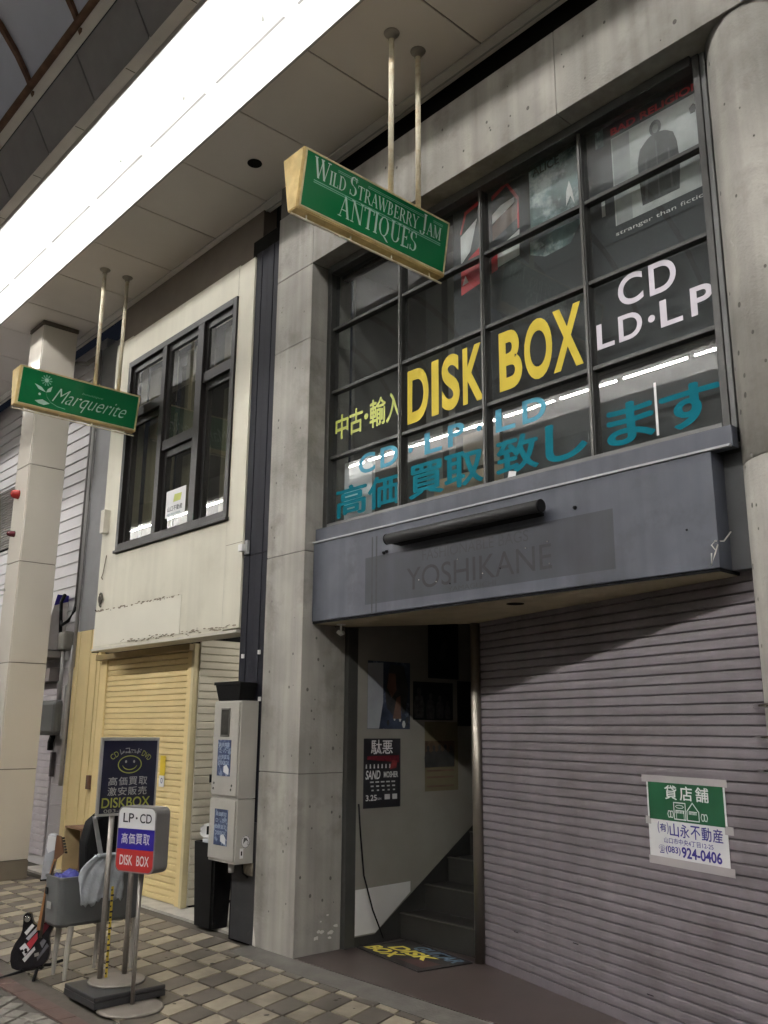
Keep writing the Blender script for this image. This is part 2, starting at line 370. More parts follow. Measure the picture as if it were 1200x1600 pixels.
# gutter and entrance slab
bm = bmesh.new()
addpoly(bm, [(-5.86, 3.80, .001), (1.5, 3.80, .001), (1.5, 3.985, .016), (-5.86, 3.985, .016)], Vector((0, 0, -.05)))
struct(bm2('gutter', bm, GUTTER))
struct(box('entrance_floor', -5.335, 1.5, 3.99, 8.0, -.05, .018, SLAB))
struct(box('shop_sill', -10.6, -6.2, 4.11, 4.75, -.05, .012, SILL))

# ------------------------------------------------------------------ arcade ceiling, light troughs, vaulted roof
ZC = 6.17
ceil = struct(box('arcade_ceiling', -24, 12, 3.145, 4.12, ZC+.014, ZC+.07, CEILG))
bm = bmesh.new(); addbox(bm, -.426, .426, -.424, .424, 0, .013, .003); bmesh.ops.recalc_face_normals(bm, faces=bm.faces)
pme = bpy.data.meshes.new('ceiling_panel'); bm.to_mesh(pme); bm.free()
copies('ceiling_panel', pme, [(-4.348-.432+.864*i, 3.571, ZC) for i in range(-12, 4)], CEILP, ceil)
box('ceiling_trim', -24, 12, 4.005, 4.125, ZC-.003, ZC+.012, TRIM, ceil)
box('edge_bead', -24, 12, 4.075, 4.085, ZC-.012, ZC-.004, REFL, ceil)
lathe('ceiling_downlight', [(.062, -.004), (.062, -.001)], (-5.678, 3.602, ZC), DARKGAP, ceil)
AX = .50
def mir(y): return 2*AX-y
def trough(name, f):
    def yy(a, b): return (min(f(a), f(b)), max(f(a), f(b)))
    bm = bmesh.new()
    addbox(bm, -24, 12, *yy(2.39, 3.15), 6.52, 6.56)
    addbox(bm, -24, 12, *yy(2.36, 2.39), ZC-.005, 6.56)
    addbox(bm, -24, 12, *yy(3.12, 3.142), ZC-.012, 6.52)
    t = struct(bm2(name, bm, REFL))
    bm = bmesh.new(); addbox(bm, -24, 12, *yy(2.275, 2.358), ZC-.004, ZC+.05)
    bm2('trough_lip', bm, TRIM, t)
    for i in range(-16, 12):
        box('lip_joint', -4.5+.87*i, -4.494+.87*i, *yy(2.28, 2.354), ZC-.0055, ZC, CEILG, t)
    for i in range(-9, 6):
        bm = bmesh.new(); addbox(bm, -3.9+1.085*i-.46, -3.9+1.085*i+.46, *yy(3.055, 3.071), 6.516, 6.5195); bm2('reflector_joint', bm, mat('reflector_joint', (.16, .158, .15), .8), t)
    return t
tn = trough('light_trough', lambda y: y)
tf = trough('light_trough', mir); tf.data.materials[0] = mat('trough_far', (.88, .875, .86), .6)
TUBEM = mat('fluorescent_near', (.9, .9, .9), .5, emit=((1., .978, .945), TUBE_NEAR), var=0)
TUBEM2 = mat('fluorescent_far', (.9, .9, .9), .5, emit=((1., .978, .945), TUBE_FAR), var=0)
def tubelamp(x, y, z, m, label, group):
    t = thing('fluorescent_tube', (x, y, z), label, 'lamp', group)
    tube('lamp_tube', [(x-.49, y, z), (x+.49, y, z)], .017, m, t, 6)
    for s in (-1, 1):
        bm = bmesh.new(); addtube(bm, [(x+s*.491, y, z), (x+s*.512, y, z)], .012, 8); addbox(bm, x+s*.513-.005, x+s*.513+.005, y-.006, y+.006, z+.002, z+.06)
        bm2('lamp_holder', bm, WHITE, t)
for i in range(-11, 12):
    tubelamp(-3.9+1.085*i, 2.85, 6.325, TUBEM, 'lit fluorescent tube in the ceiling trough above the green hanging signs', 'fluorescent tubes in the near ceiling trough')
for i in range(-14, 15):
    tubelamp(-5.99+1.085*i, -1.90, 6.325, TUBEM2, 'lit fluorescent tube across the street, mirrored in the lowest window panes', 'fluorescent tubes mirrored in the shop windows')
# sloped dark cove panels, cream ledge, rusty purlin, ribs and roof sheets
roof = struct(box('arcade_roof', -24, 12, 2.0, 2.09, 6.505, 6.53, TRIM))
me = bpy.data.meshes.new('cove_panel'); bm = bmesh.new()
addpoly(bm, [Vector((-.427, 0, 0)), Vector((.427, 0, 0)), Vector((.427, -.175, .33)), Vector((-.427, -.175, .33))], Vector((0, .018, .008)))
bmesh.ops.recalc_face_normals(bm, faces=bm.faces); bm.to_mesh(me); bm.free()
copies('cove_panel', me, [(-5.43+.872*i, 2.272, ZC+.002) for i in range(-8, 6)], DPAN, roof)
poly('cove_back', [(-24, 2.285, ZC+.01), (12, 2.285, ZC+.01), (12, 2.105, ZC+.345), (-24, 2.105, ZC+.345)], WHITE, roof)
tube('purlin', [(-24, 1.985, 6.52), (12, 1.985, 6.52)], .03, RUST, roof, 8)
RC, RZ, RR = AX, 5.85, 1.675
def arc(y): return RZ+math.sqrt(max(0, RR*RR-(y-RC)**2))
ys = [AX+1.525*math.sin(math.pi/2*t/10) for t in range(10, -11, -1)]
for i in range(-7, 6):
    x = -5.62+.905*i
    bm = bmesh.new()
    for a, b in zip(ys, ys[1:]):
        addpoly(bm, [(x-.022, a, arc(a)-.07), (x+.022, a, arc(a)-.07), (x+.022, b, arc(b)-.07), (x-.022, b, arc(b)-.07)], Vector((0, 0, .06)))
    bm2('roof_rib', bm, RUST, roof)
    bm = bmesh.new()
    for a, b in zip(ys, ys[1:]):
        vs = [bm.verts.new(p) for p in ((x+.01, a, arc(a)), (x+.895, a, arc(a)), (x+.895, b, arc(b)), (x+.01, b, arc(b)))]; bm.faces.new(vs)
    bmesh.ops.remove_doubles(bm, verts=bm.verts, dist=.0005)
    bm2('roof_sheet', bm, VAULT, roof, True)
# the far side of the arcade (seen only mirrored in the windows)
fc = struct(box('far_ceiling', -24, 12, mir(4.6), mir(3.145), ZC, ZC+.07, CEILP))
struct(box('far_wall', -24, 12, -4.0, mir(4.0), -.05, ZC, mat('far_wall', (.20, .19, .175), .7, var=.3, scale=.8)))
struct(box('far_pavement', -24, 12, mir(4.0), -2.0, -.05, 0, GUTTER))
poly('far_cove', [(-24, mir(2.272), ZC), (12, mir(2.272), ZC), (12, mir(2.097), 6.5), (-24, mir(2.097), 6.5)], DPAN, roof)

# ------------------------------------------------------------------ concrete record-shop building
B = thing('concrete_building', (-3.6, 4.6, 0), 'bare concrete shop building with a gridded upper window and closed mauve-grey shutter', 'building')
F0 = 3.986
for a, b in ((0, 1.222), (1.228, 2.849), (2.855, 4.592), (4.595, 5.247)):
    box('concrete_block', -5.832, -5.339, F0, 4.40, a, b, CONC, B, .004)
box('pier_core', -5.826, -5.345, F0+.006, 4.394, .01, 6.6, CONCDARK, B)
for x0, x1 in ((-5.832, -5.343), (-5.339, -2.872), (-2.868, .6)):
    box('beam_block', x0, x1, F0, 4.195 if x0 > -5.5 else 4.40, 5.253, 5.86, CONC, B, .004)
box('roof_void', -5.9, 1.5, 4.30, 4.36, 5.2, 6.6, DARKGAP, B)
box('parapet_back', -6.3, 1.5, 4.20, 4.29, 5.862, 6.6, DARKGAP, B)
def pits(name, pl, pts, r0=.012):
    bm = bmesh.new()
    for a, b in pts:
        r = r0*random.uniform(.35, 1.1); bm.faces.new([bm.verts.new(pl(a+r*math.cos(t*math.pi/4), b+r*1.25*math.sin(t*math.pi/4), .0012)) for t in range(8)])
    o = bm2(name, bm, CONCDARK, B); o['kind'] = 'stuff'; return o
pp = [(-5.44+.02*random.random(), .35+.5*i) for i in range(11)]+[(-5.74, .45+.5*i+.1*random.random()) for i in range(10)]
pp += [(random.uniform(-5.8, -5.37), random.uniform(.2, 5)) for _ in range(26)]
pits('tie_hole', FAC(F0), [p for p in pp if not any(abs(p[1]-z) < .03 for z in (1.225, 2.852, 4.59, 5.25))], .009)
bp = [(-5.05+.60*i, z) for i in range(6) for z in (5.38, 5.68)]+[(random.uniform(-5.2, -2.1), random.uniform(5.3, 5.7)) for _ in range(18)]
pits('tie_hole', FAC(F0), bp, .012)
pits('tie_hole', XP(-5.339), [(4.12, .4+.45*i) for i in range(5)]+[(4.3, .5+.45*i) for i in range(5)]+[(random.uniform(4.02, 4.38), random.uniform(.2, 2.2)) for _ in range(16)], .011)
for k in range(9):                                                    # salt bloom at the foot of the pier
    bm = bmesh.new(); cx_, cz_ = random.uniform(4.18, 4.36), random.uniform(.10, .26); r = random.uniform(.012, .03)
    addpoly(bm, [XP(-5.339)(cx_+r*random.uniform(.5, 1.2)*math.cos(t*.7854), cz_+.6*r*random.uniform(.5, 1.2)*math.sin(t*.7854), .0012) for t in range(8)])
    bm2('salt_bloom', bm, STAIN, B)
shape('salt_bloom', FAC(F0), [(-5.831, .02), (-5.79, .015), (-5.80, .07), (-5.825, .15)], STAIN, B, .0012)
# round column at the right, on a groove
CX, CY, CR = -1.71, 4.30, .30
lathe('column_shaft', [(CR, 0.), (CR, 2.80), (CR-.012, 2.805)], (CX, CY, .018), CONC, B, 48)
lathe('column_shaft', [(CR-.012, 2.806), (CR, 2.812), (CR, 5.235)], (CX, CY, .018), CONC, B, 48)
bm = bmesh.new()
for k in range(46):
    a = math.radians(random.uniform(185, 285)); z = random.uniform(.3, 5.1); r = random.uniform(.005, .012)
    c = Vector((CX+(CR+.0012)*math.cos(a), CY+(CR+.0012)*math.sin(a), z)); tv = Vector((-math.sin(a), math.cos(a), 0))
    bm.faces.new([bm.verts.new(c+tv*r*math.cos(t*.7854)+Vector((0, 0, r*1.3*math.sin(t*.7854)))) for t in range(8)])
bm2('tie_hole', bm, CONCDARK, B)['kind'] = 'stuff'
for z in (1.66, 1.52, 1.375):                                         # chrome loops round the column
    bm = bmesh.new(); pts = []
    for k in range(25):
        a = math.radians(150+k*8); rr = CR+.045+.0*k
        pts.append((CX+rr*math.cos(a), CY+rr*math.sin(a), z))
    addtube(bm, pts, .011, 8); o = bm2('chrome_loop', bm, CHROME, B, True)
# upper window: frame, mullions, transoms, panes
GX = [-5.282, -4.483, -3.670, -2.845, -2.020]; GZ = [3.065, 3.605, 4.152, 4.695, 5.245]; YW = 4.20
box('window_frame', -5.338, -5.288, 4.15, 4.24, 3.03, 5.25, STEEL, B, .003)
box('window_frame', -2.055, -2.015, 4.15, 4.24, 3.03, 5.25, STEEL, B, .003); box('frame_cover', -2.0145, -1.985, 4.16, 4.24, 3.03, 5.25, mat('frame_grey', (.11, .112, .11), .5), B, .003)
box('window_frame', -5.286, -2.057, 4.13, 4.24, 5.185, 5.250, STEEL, B, .003)
box('window_frame', -5.286, -2.057, 4.15, 4.24, 3.028, 3.072, mat('frame_sill', (.10, .10, .10), .4), B, .003)
for x in GX[1:4]:
    box('mullion', x-.017, x+.017, 4.165, 4.235, 3.073, 5.184, STEEL, B, .003)
    box('mullion_cap', x-.008, x+.008, 4.157, 4.1645, 3.073, 5.184, mat('frame_light', (.06, .057, .05), .4), B)
cells = [GX[0]-.006, GX[1], GX[2], GX[3], GX[4]-.035]
for z in GZ[1:4]:
    for i in range(4):
        x0 = GX[0]-.005 if i == 0 else GX[i]+.0175; x1 = GX[4]-.038 if i == 3 else GX[i+1]-.0175
        box('transom', x0, x1, 4.172, 4.228, z-.013, z+.013, STEEL, B, .003)
for i in range(4):
    for j in range(4):
        x0 = GX[0]-.005 if i == 0 else GX[i]+.018; x1 = GX[4]-.038 if i == 3 else GX[i+1]-.018
        box('window_pane', x0, x1, 4.199, 4.203, GZ[j]+(.008 if j == 0 else .0135), GZ[j+1]-(.062 if j == 3 else .0135), GLASS, B)
PW = FAC(4.198)
def wl(body, a0, a1, b0, b1, m, off=.012): return text('window_lettering', body, PW, a0, a1, b0, b1, m, B, .0005, off)
for ch, a0, a1, b0, b1 in (('中', -5.255, -5.105, 3.748, 3.945), ('古', -5.085, -4.930, 3.752, 3.950), ('輸', -4.845, -4.670, 3.748, 3.965), ('入', -4.660, -4.503, 3.745, 3.962)):
    wl(ch, a0, a1, b0, b1, LIME, .030)
shape('window_lettering', PW, [(-4.888+.024*math.cos(t*.4488), 3.855+.024*math.sin(t*.4488)) for t in range(14)], LIME, B, .0005)
def fat(body, a0, a1, b0, b1): return wl(body, a0, a1, b0, b1, YEL, .032)
for ch, a0, a1 in (('D', -4.432, -4.215), ('I', -4.185, -4.115), ('S', -4.085, -3.915), ('K', -3.885, -3.697)): fat(ch, a0, a1, 3.670, 4.078)
for ch, a0, a1 in (('B', -3.560, -3.370), ('O', -3.350, -3.130), ('X', -3.125, -2.905)): fat(ch, a0, a1, 3.672, 4.080)
for ch, a0, a1, b0, b1 in (('C', -2.645, -2.480, 3.930, 4.122), ('D', -2.440, -2.272, 3.930, 4.122), ('L', -2.805, -2.685, 3.720, 3.878), ('D', -2.655, -2.500, 3.720, 3.880), ('L', -2.385, -2.250, 3.720, 3.880), ('P', -2.200, -2.069, 3.720, 3.886)):
    wl(ch, a0, a1, b0, b1, LILAC, .018)
shape('window_lettering', PW, [(-2.440+.022*math.cos(t*.4488), 3.795+.022*math.sin(t*.4488)) for t in range(14)], LILAC, B, .0005)
for body, a0, a1 in (('C', -4.968, -4.78), ('D', -4.72, -4.529), ('L', -4.258, -4.09), ('P', -4.03, -3.878), ('L', -3.602, -3.44), ('D', -3.38, -3.195)):
    wl(body, a0, a1, 3.405, 3.560, TEALREFL, .022)
for cx_ in (-4.40, -3.745):
    shape('window_lettering', PW, [(cx_+.022*math.cos(t*.4488), 3.475+.022*math.sin(t*.4488)) for t in range(14)], TEALREFL, B, .0005)
for ch, a0, a1 in (('高', -5.225, -4.880), ('価', -4.850, -4.527), ('買', -4.410, -4.080), ('取', -4.060, -3.722), ('致', -3.597, -3.270), ('し', -3.200, -2.915), ('ま', -2.760, -2.470), ('す', -2.420, -2.083)):
    wl(ch, a0, a1, 3.112, 3.345, TEAL, .036)
sheet('tape_strip', PW, -2.455, -2.440, 3.108, 3.413, PAPER, B, .002)
shape('tape_strip', PW, [(-3.515, 3.075), (-3.455, 3.062), (-3.44, 3.115), (-3.50, 3.128)], PAPER, B, .002)
# room behind the window
bm = bmesh.new(); addbox(bm, -5.33, -1.2, 6.6, 6.65, 2.95, 5.5); bm2('room_wall', bm, ROOMW, B)
box('room_wall', -5.335, -5.30, 4.42, 6.6, 2.95, 5.5, ROOMW, B)
box('room_floor', -5.3, -1.2, 4.26, 6.6, 2.93, 2.98, ROOMD, B)
box('room_ceiling', -5.3, -1.2, 4.37, 6.6, 5.30, 5.35, ROOMW, B)
box('room_partition', -4.55, -4.48, 4.75, 6.5, 2.98, 5.29, ROOMW, B)
box('room_column', -5.05, -4.86, 5.0, 5.2, 2.98, 5.29, ROOMW, B)
box('backing_board', -4.02, -2.03, 4.262, 4.272, 3.62, 5.24, mat('backing_board', (.022, .025, .029), .6, var=.2), B)
box('backing_board', -3.60, -2.03, 4.262, 4.272, 2.99, 3.59, mat('backing_board2', (.045, .045, .046), .6, var=.2), B)
# sill ledge, fascia, soffit
box('sill_ledge', -5.337, -1.98, 4.085, 4.148, 2.915, 3.027, FASC, B, .004)
box('ledge_bead', -5.336, -1.985, 4.060, 4.084, 2.912, 2.924, mat('bead_grey', (.32, .32, .34), .4), B)
fa = box('sign_fascia', -5.336, -2.09, 4.07, 4.40, 2.318, 2.911, FASC, B, .003)
box('fascia_edge', -5.336, -2.092, 4.078, 4.40, 2.302, 2.3175, MATTE, B)
box('fascia_return', -2.089, -1.86, 4.19, 4.40, 2.318, 2.91, mat('fascia_return', (.06, .062, .066), .6), B)
PF = FAC(4.07)
sheet('paint_ghost', PF, -4.727, -2.676, 2.386, 2.718, GHOST, B, .0015)
for x in (-4.66, -4.615): sheet('paint_ghost', PF, x, x+.014, 2.325, 2.86, GHOSTS, B, .0022)
text('old_lettering', 'YOSHIKANE', PF, -4.300, -3.095, 2.440, 2.590, GHOSTL, B, .0028)
text('old_lettering', 'FASHIONABLE BAGS', PF, -4.15, -3.26, 2.625, 2.695, GHOSTS, B, .0028)
text('old_lettering', 'YAMAGUCHI', PF, -3.92, -3.52, 2.392, 2.424, GHOSTS, B, .0028)
for x, z in ((-4.18, 2.5), (-4.02, 2.47), (-3.83, 2.59), (-3.62, 2.475), (-3.48, 2.49), (-3.28, 2.585), (-3.12, 2.60), (-3.11, 2.47), (-2.25, 2.53), (-3.9, 2.445)):
    lathe('stud', [(.006, 0), (.004, .006)], (x, 4.0685, z), CHROME if random.random() < .7 else MATTE, B, 8, Vector((0, -1, 0)))
for x, z in ((-4.50, 2.735), (-2.92, 2.765), (-4.53, 2.73)): lathe('stud', [(.012, 0), (.008, .014)], (x, 4.0685, z), MATTE, B, 8, Vector((0, -1, 0)))
# strip lamp hood over the old lettering
bm = bmesh.new(); addtube(bm, [(-4.40, 3.985, 2.795), (-3.10, 3.985, 2.795)], .037, 16); bm2('strip_lamp_hood', bm, mat('hood_grey', (.030, .030, .031), .45, var=.15, spec=.3), B, True)
for s in (-4.404, -3.096): lathe('hood_cap', [(.038, -.006), (.038, .006)], (s, 3.985, 2.795), MATTE, B, 16, Vector((1, 0, 0)))
box('hood_bracket', -4.36, -3.14, 3.99, 4.069, 2.755, 2.775, MATTE, B)
# soffit between fascia and angled shutter (wedge), with downlight and hook
SU = Vector((1.225, -.329, 0)).normalized(); S0 = Vector((-4.393, 4.895, 0))
poly('soffit', [(-5.30, 4.30, 2.300), (-2.10, 4.085, 2.300), (-2.10, 4.26, 2.300), (-4.43, 4.885, 2.300), (-5.30, 4.40, 2.300)], CREAMSOF, B, Vector((0, 0, .03)))
poly('soffit', [(-5.335, 4.09, 2.3005), (-2.10, 4.084, 2.3005), (-5.30, 4.299, 2.3005)], CREAMSOF, B, Vector((0, 0, .03)))
lathe('soffit_downlight', [(.055, -.004), (.055, -.001)], (-3.533, 4.262, 2.300), DARKGAP, B)
bm = bmesh.new(); addtube(bm, [(-5.17, 4.218, 2.30), (-5.17, 4.218, 2.235)], .008, 8); addtube(bm, [(-5.195, 4.21, 2.245), (-5.17, 4.218, 2.225), (-5.145, 4.225, 2.235)], .016, 8)
addtube(bm, [(-5.17, 4.218, 2.298), (-5.17, 4.218, 2.292)], .035, 12); bm2('ceiling_hook', bm, PAPER, B)
# angled roller shutter, slat by slat
PS = Plane(S0, SU, (0, 0, 1))
def slat(name, ln, pitch, m, prof=.010):
    bm = bmesh.new(); p = pitch
    pr = [(.0, .0003), (-prof, .006), (-prof-.001, p*.5), (-prof, p-.008), (-.001, p-.002), (.006, p-.0004), (.006, .0003)]
    a = [bm.verts.new((0, y, z)) for y, z in pr]; b = [bm.verts.new((ln, y, z)) for y, z in pr]
    n = len(pr)
    for k in range(n): bm.faces.new((a[k], a[(k+1) % n], b[(k+1) % n], b[k]))
    bm.faces.new(a[::-1]); bm.faces.new(b); bmesh.ops.recalc_face_normals(bm, faces=bm.faces)
    me = bpy.data.meshes.new(name); bm.to_mesh(me); bm.free(); me.materials.append(m); return me
sm = slat('shutter_slat', 2.75, .0535, SHUT, .0095)
ang = math.atan2(SU.y, SU.x)
for k in range(42):
    o = bpy.data.objects.new('shutter_slat', sm); COL.objects.link(o); o.parent = B; o.location = S0+Vector((0, 0, .075+.0535*k))-wloc(B); o.rotation_euler = (random.uniform(-.012, .012), 0, ang+random.uniform(-.0008, .0008))
box_b = poly('shutter_bottom_bar', [PS(0, .020, .014), PS(2.75, .020, .014), PS(2.75, .073, .014), PS(0, .073, .014)], SHUT, B, -PS.n*.03)
poly('roller_shutter', [PS(-.02, .02, -.012), PS(2.9, .02, -.012), PS(2.9, 2.33, -.012), PS(-.02, 2.33, -.012)], MATTE, B, -PS.n*.02)
for s, z in ((.35, .28), (.95, .33), (1.55, .20)): sheet('shutter_scuff', PS, s, s+.05, z, z+.006, MATTE, B, .0125)
tube('stainless_post', [(-4.425, 4.872, .018), (-4.425, 4.872, 2.30)], .037, STAINLESS, B, 20)
# stair alcove
box('alcove_jamb', -5.345, -5.298, 4.404, 4.50, .018, 2.30, DSTEEL, B, .003)
XA = -5.30
PA = XP(XA)
shape('alcove_wall', PA, [(4.50, .085), (4.695, .085), (6.3, 1.115), (6.3, 2.9), (4.50, 2.9)], ALCW, B, 0, .03)
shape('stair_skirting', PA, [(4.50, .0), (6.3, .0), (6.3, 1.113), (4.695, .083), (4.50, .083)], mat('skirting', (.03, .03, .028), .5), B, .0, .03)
shape('wall_panel', PA, [(4.502, .095), (4.700, .095), (5.052, .335), (5.052, .410), (4.502, .402)], mat('white_panel', (.64, .64, .63), .4, var=.05), B, .004, .003)
for k in range(9):
    y0 = 4.95+.26*k; z1 = .018+.175*(k+1)
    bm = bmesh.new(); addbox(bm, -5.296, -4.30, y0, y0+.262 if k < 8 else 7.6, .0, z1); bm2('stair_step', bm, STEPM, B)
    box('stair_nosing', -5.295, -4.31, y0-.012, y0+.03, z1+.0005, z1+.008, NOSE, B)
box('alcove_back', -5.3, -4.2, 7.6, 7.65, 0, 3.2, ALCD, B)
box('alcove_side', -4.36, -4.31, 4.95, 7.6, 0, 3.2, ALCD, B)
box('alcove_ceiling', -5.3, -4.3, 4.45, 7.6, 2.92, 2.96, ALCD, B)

def person(pl, a, b, h, m, parent, lift):
    shape('printed_figure', pl, [(a-.20*h, b), (a+.20*h, b), (a+.24*h, b+.45*h), (a+.16*h, b+.68*h), (a+.05*h, b+.73*h), (a-.05*h, b+.73*h), (a-.17*h, b+.67*h), (a-.24*h, b+.42*h)], m, parent, lift)
    shape('printed_figure', pl, [(a+.10*h*math.cos(t*.785), b+.85*h+.13*h*math.sin(t*.785)) for t in range(8)], m, parent, lift+.0003)
# posters and printed sheets
def poster(name, pl, a0, a1, b0, b1, m, label, cat='poster', h=.001, group=None):
    c = pl((a0+a1)/2, b0, h); t = thing(name, c, label, cat, group); sheet('paper_sheet', pl, a0, a1, b0, b1, m, t, h, .0006); return t
PI = FAC(4.258)
p = poster('window_poster', PI, -3.945, -3.395, 4.50, 5.22, PDARK, 'poster of red and white torn shapes inside the upper shop window')
shape('printed_shape', PI, [(-3.94, 4.52), (-3.70, 4.56), (-3.70, 4.86), (-3.86, 4.78), (-3.94, 4.72)], PRED, p, .002)
shape('printed_shape', PI, [(-3.94, 4.76), (-3.85, 4.83), (-3.78, 5.06), (-3.94, 4.98)], PWHITE, p, .0022)
shape('printed_shape', PI, [(-3.93, 4.59), (-3.87, 4.60), (-3.90, 4.66)], PWHITE, p, .0026)
shape('printed_shape', PI, [(-3.655, 4.60), (-3.41, 4.62), (-3.405, 4.81), (-3.60, 4.74)], PWHITE, p, .002)
shape('printed_shape', PI, [(-3.655, 4.58), (-3.60, 4.59), (-3.60, 4.71), (-3.655, 4.69)], PRED, p, .0024)
shape('printed_shape', PI, [(-3.64, 4.82), (-3.42, 4.90), (-3.42, 5.05), (-3.55, 5.0), (-3.64, 4.93)], PSKIN, p, .002)
shape('printed_shape', PI, [(-3.64, 4.95), (-3.44, 5.03), (-3.44, 5.07), (-3.56, 5.06), (-3.64, 5.02)], PWHITE, p, .0024)
for q in ([(-3.945, 5.0), (-3.93, 5.0), (-3.88, 5.14), (-3.90, 5.15)], [(-3.90, 5.13), (-3.72, 5.17), (-3.72, 5.20), (-3.90, 5.16)], [(-3.64, 5.13), (-3.50, 5.19), (-3.50, 5.22), (-3.64, 5.165)], [(-3.52, 5.21), (-3.50, 5.21), (-3.40, 5.05), (-3.42, 5.04)], [(-3.42, 4.82), (-3.405, 4.82), (-3.40, 5.05), (-3.415, 5.05)]):
    shape('printed_shape', PI, q, PRED, p, .0028)
p = poster('window_poster', PI, -3.33, -2.87, 4.42, 5.225, PDARK, 'poster of pale smoky blue-green clouds inside the upper shop window')
shape('printed_shape', PI, [(-3.31, 4.74), (-2.90, 4.72), (-2.88, 5.20), (-3.0, 5.215), (-3.31, 5.19)], PTEAL, p, .002)
shape('printed_shape', PI, [(-3.32, 4.58), (-3.2, 4.52), (-3.0, 4.53), (-2.95, 4.60), (-2.90, 4.67), (-3.1, 4.68), (-3.32, 4.67)], PTEAL, p, .002)
text('printed_lettering', 'ALICE', PI, -3.28, -3.06, 5.135, 5.20, PDKG, p, .003, .02)
shape('printed_shape', PI, [(-3.02, 4.80), (-2.985, 4.86), (-2.955, 4.79), (-2.97, 4.90), (-2.99, 4.97), (-3.015, 4.90)], PWHITE, p, .003)
p = poster('window_poster', PI, -2.80, -2.035, 4.40, 5.235, PDARK, 'grey poster of a standing hooded figure inside the upper shop window')
sheet('printed_picture', PI, -2.668, -2.04, 4.50, 5.10, PGREY, p, .002)
shape('printed_figure', PI, [(-2.48, 4.55), (-2.24, 4.55), (-2.225, 4.72), (-2.235, 4.86), (-2.255, 4.93), (-2.30, 4.965), (-2.33, 4.975), (-2.40, 4.975), (-2.43, 4.96), (-2.475, 4.92), (-2.495, 4.84), (-2.49, 4.70)], PDKG, p, .003)
shape('printed_figure', PI, [(-2.365+.040*math.cos(t*.5236), 5.015+.052*math.sin(t*.5236)) for t in range(12)], PDKG, p, .0033)
shape('printed_figure', PI, [(-2.365+.020*math.cos(t*.5236), 5.008+.030*math.sin(t*.5236)) for t in range(12)], mat('poster_face', (.20, .20, .195), .5), p, .0036)
for q in ([(-2.46, 4.58), (-2.44, 4.58), (-2.43, 4.84), (-2.445, 4.84)], [(-2.29, 4.58), (-2.275, 4.58), (-2.285, 4.84), (-2.297, 4.84)], [(-2.372, 4.57), (-2.362, 4.57), (-2.362, 4.93), (-2.372, 4.93)]): shape('printed_fold', PI, q, mat('poster_fold', (.10, .105, .105), .5), p, .0037)
shape('printed_shape', PI, [(-2.66, 4.50), (-2.55, 4.50), (-2.54, 5.09), (-2.66, 5.09)], mat('poster_mist', (.38, .39, .385), .5, var=.3, scale=6), p, .0025)
shape('printed_shape', PI, [(-2.14, 4.98), (-2.11, 4.98), (-2.10, 5.02), (-2.12, 5.04), (-2.145, 5.02)], PDKG, p, .0032)
text('printed_lettering', 'BAD RELIGION', PI, -2.666, -2.06, 5.118, 5.168, PRED, p, .003, .03)
text('printed_lettering', 'stranger than fiction', PI, -2.67, -2.06, 4.425, 4.460, PWHITE, p, .003)
sheet('printed_shape', PI, -2.76, -2.735, 4.6, 4.75, PGREY, p, .002); sheet('printed_shape', PI, -2.78, -2.72, 5.08, 5.20, PTEAL, p, .002)
# alcove posters
p = poster('portrait_poster', PA, 4.60, 5.05, 1.542, 2.06, PBLUE, 'torn portrait poster of a long-haired person, upper left in the stair alcove')
shape('printed_shape', PA, [(4.60, 1.545), (4.72, 1.545), (4.76, 1.75), (4.76, 2.05), (4.60, 2.04)], mat('poster_pale', (.30, .315, .34), .4, var=.15), p, .002)
shape('printed_figure', PA, [(4.78, 1.80), (4.80, 1.95), (4.84, 2.04), (4.98, 2.03), (5.03, 1.85), (5.0, 1.68), (4.90, 1.62), (4.80, 1.70)], PDKG, p, .003)
shape('printed_figure', PA, [(4.80, 1.86), (4.82, 1.97), (4.89, 1.97), (4.90, 1.84), (4.85, 1.78)], PSKIN, p, .0035)
for k in range(14):
    a = 4.72+.31*random.random(); b = 1.56+.13*random.random(); r = .008+.012*random.random()
    shape('printed_shape', PA, [(a+r*math.cos(t*1.05), b+r*1.6*math.sin(t*1.05)) for t in range(6)], random.choice((PGREY, PDKG, PBLUE)), p, .0036+.0001*k)
shape('printed_figure', PA, [(4.86, 1.62), (4.90, 1.78), (4.94, 1.80), (4.95, 1.62)], PSKIN, p, .0052)
p = poster('dark_poster', PA, 5.257, 5.620, 1.952, 2.42, PDARK, 'black poster hung highest in the stair alcove')
shape('printed_shape', PA, [(5.38, 2.1), (5.46, 2.1), (5.48, 2.26), (5.44, 2.3), (5.40, 2.2)], PDKG, p, .002)
p = poster('band_poster', PA, 5.085, 5.545, 1.615, 1.918, PDARK, 'wide black poster with dim figures in the middle of the stair alcove')
for a, b, h_ in ((5.15, 1.63, .25), (5.28, 1.625, .21), (5.39, 1.63, .19), (5.48, 1.625, .15)): person(PA, a, b, h_, mat('poster_dim', (.075, .075, .078), .5, var=.7, scale=30), p, .002+a*.0001)
p = poster('edge_poster', PA, 5.60, 5.78, 1.57, 1.94, PDARK, 'narrow black poster against the steel post in the stair alcove')
p = poster('straw_poster', PA, 5.215, 5.60, 1.06, 1.60, POLD, 'straw-coloured poster with a row of people low in the stair alcove')
shape('printed_shape', PA, [(5.215, 1.24), (5.56, 1.25), (5.56, 1.45), (5.215, 1.45)], mat('poster_brown', (.10, .065, .04), .5, var=.4, scale=20), p, .002)
for k in range(5): person(PA, 5.25+.066*k, 1.245, .17+.02*random.random(), PDKG, p, .003+k*.0004)
for z in (1.09, 1.16, 1.21): sheet('printed_line', PA, 5.235, 5.55, z, z+.014, PSKIN, p, .002)
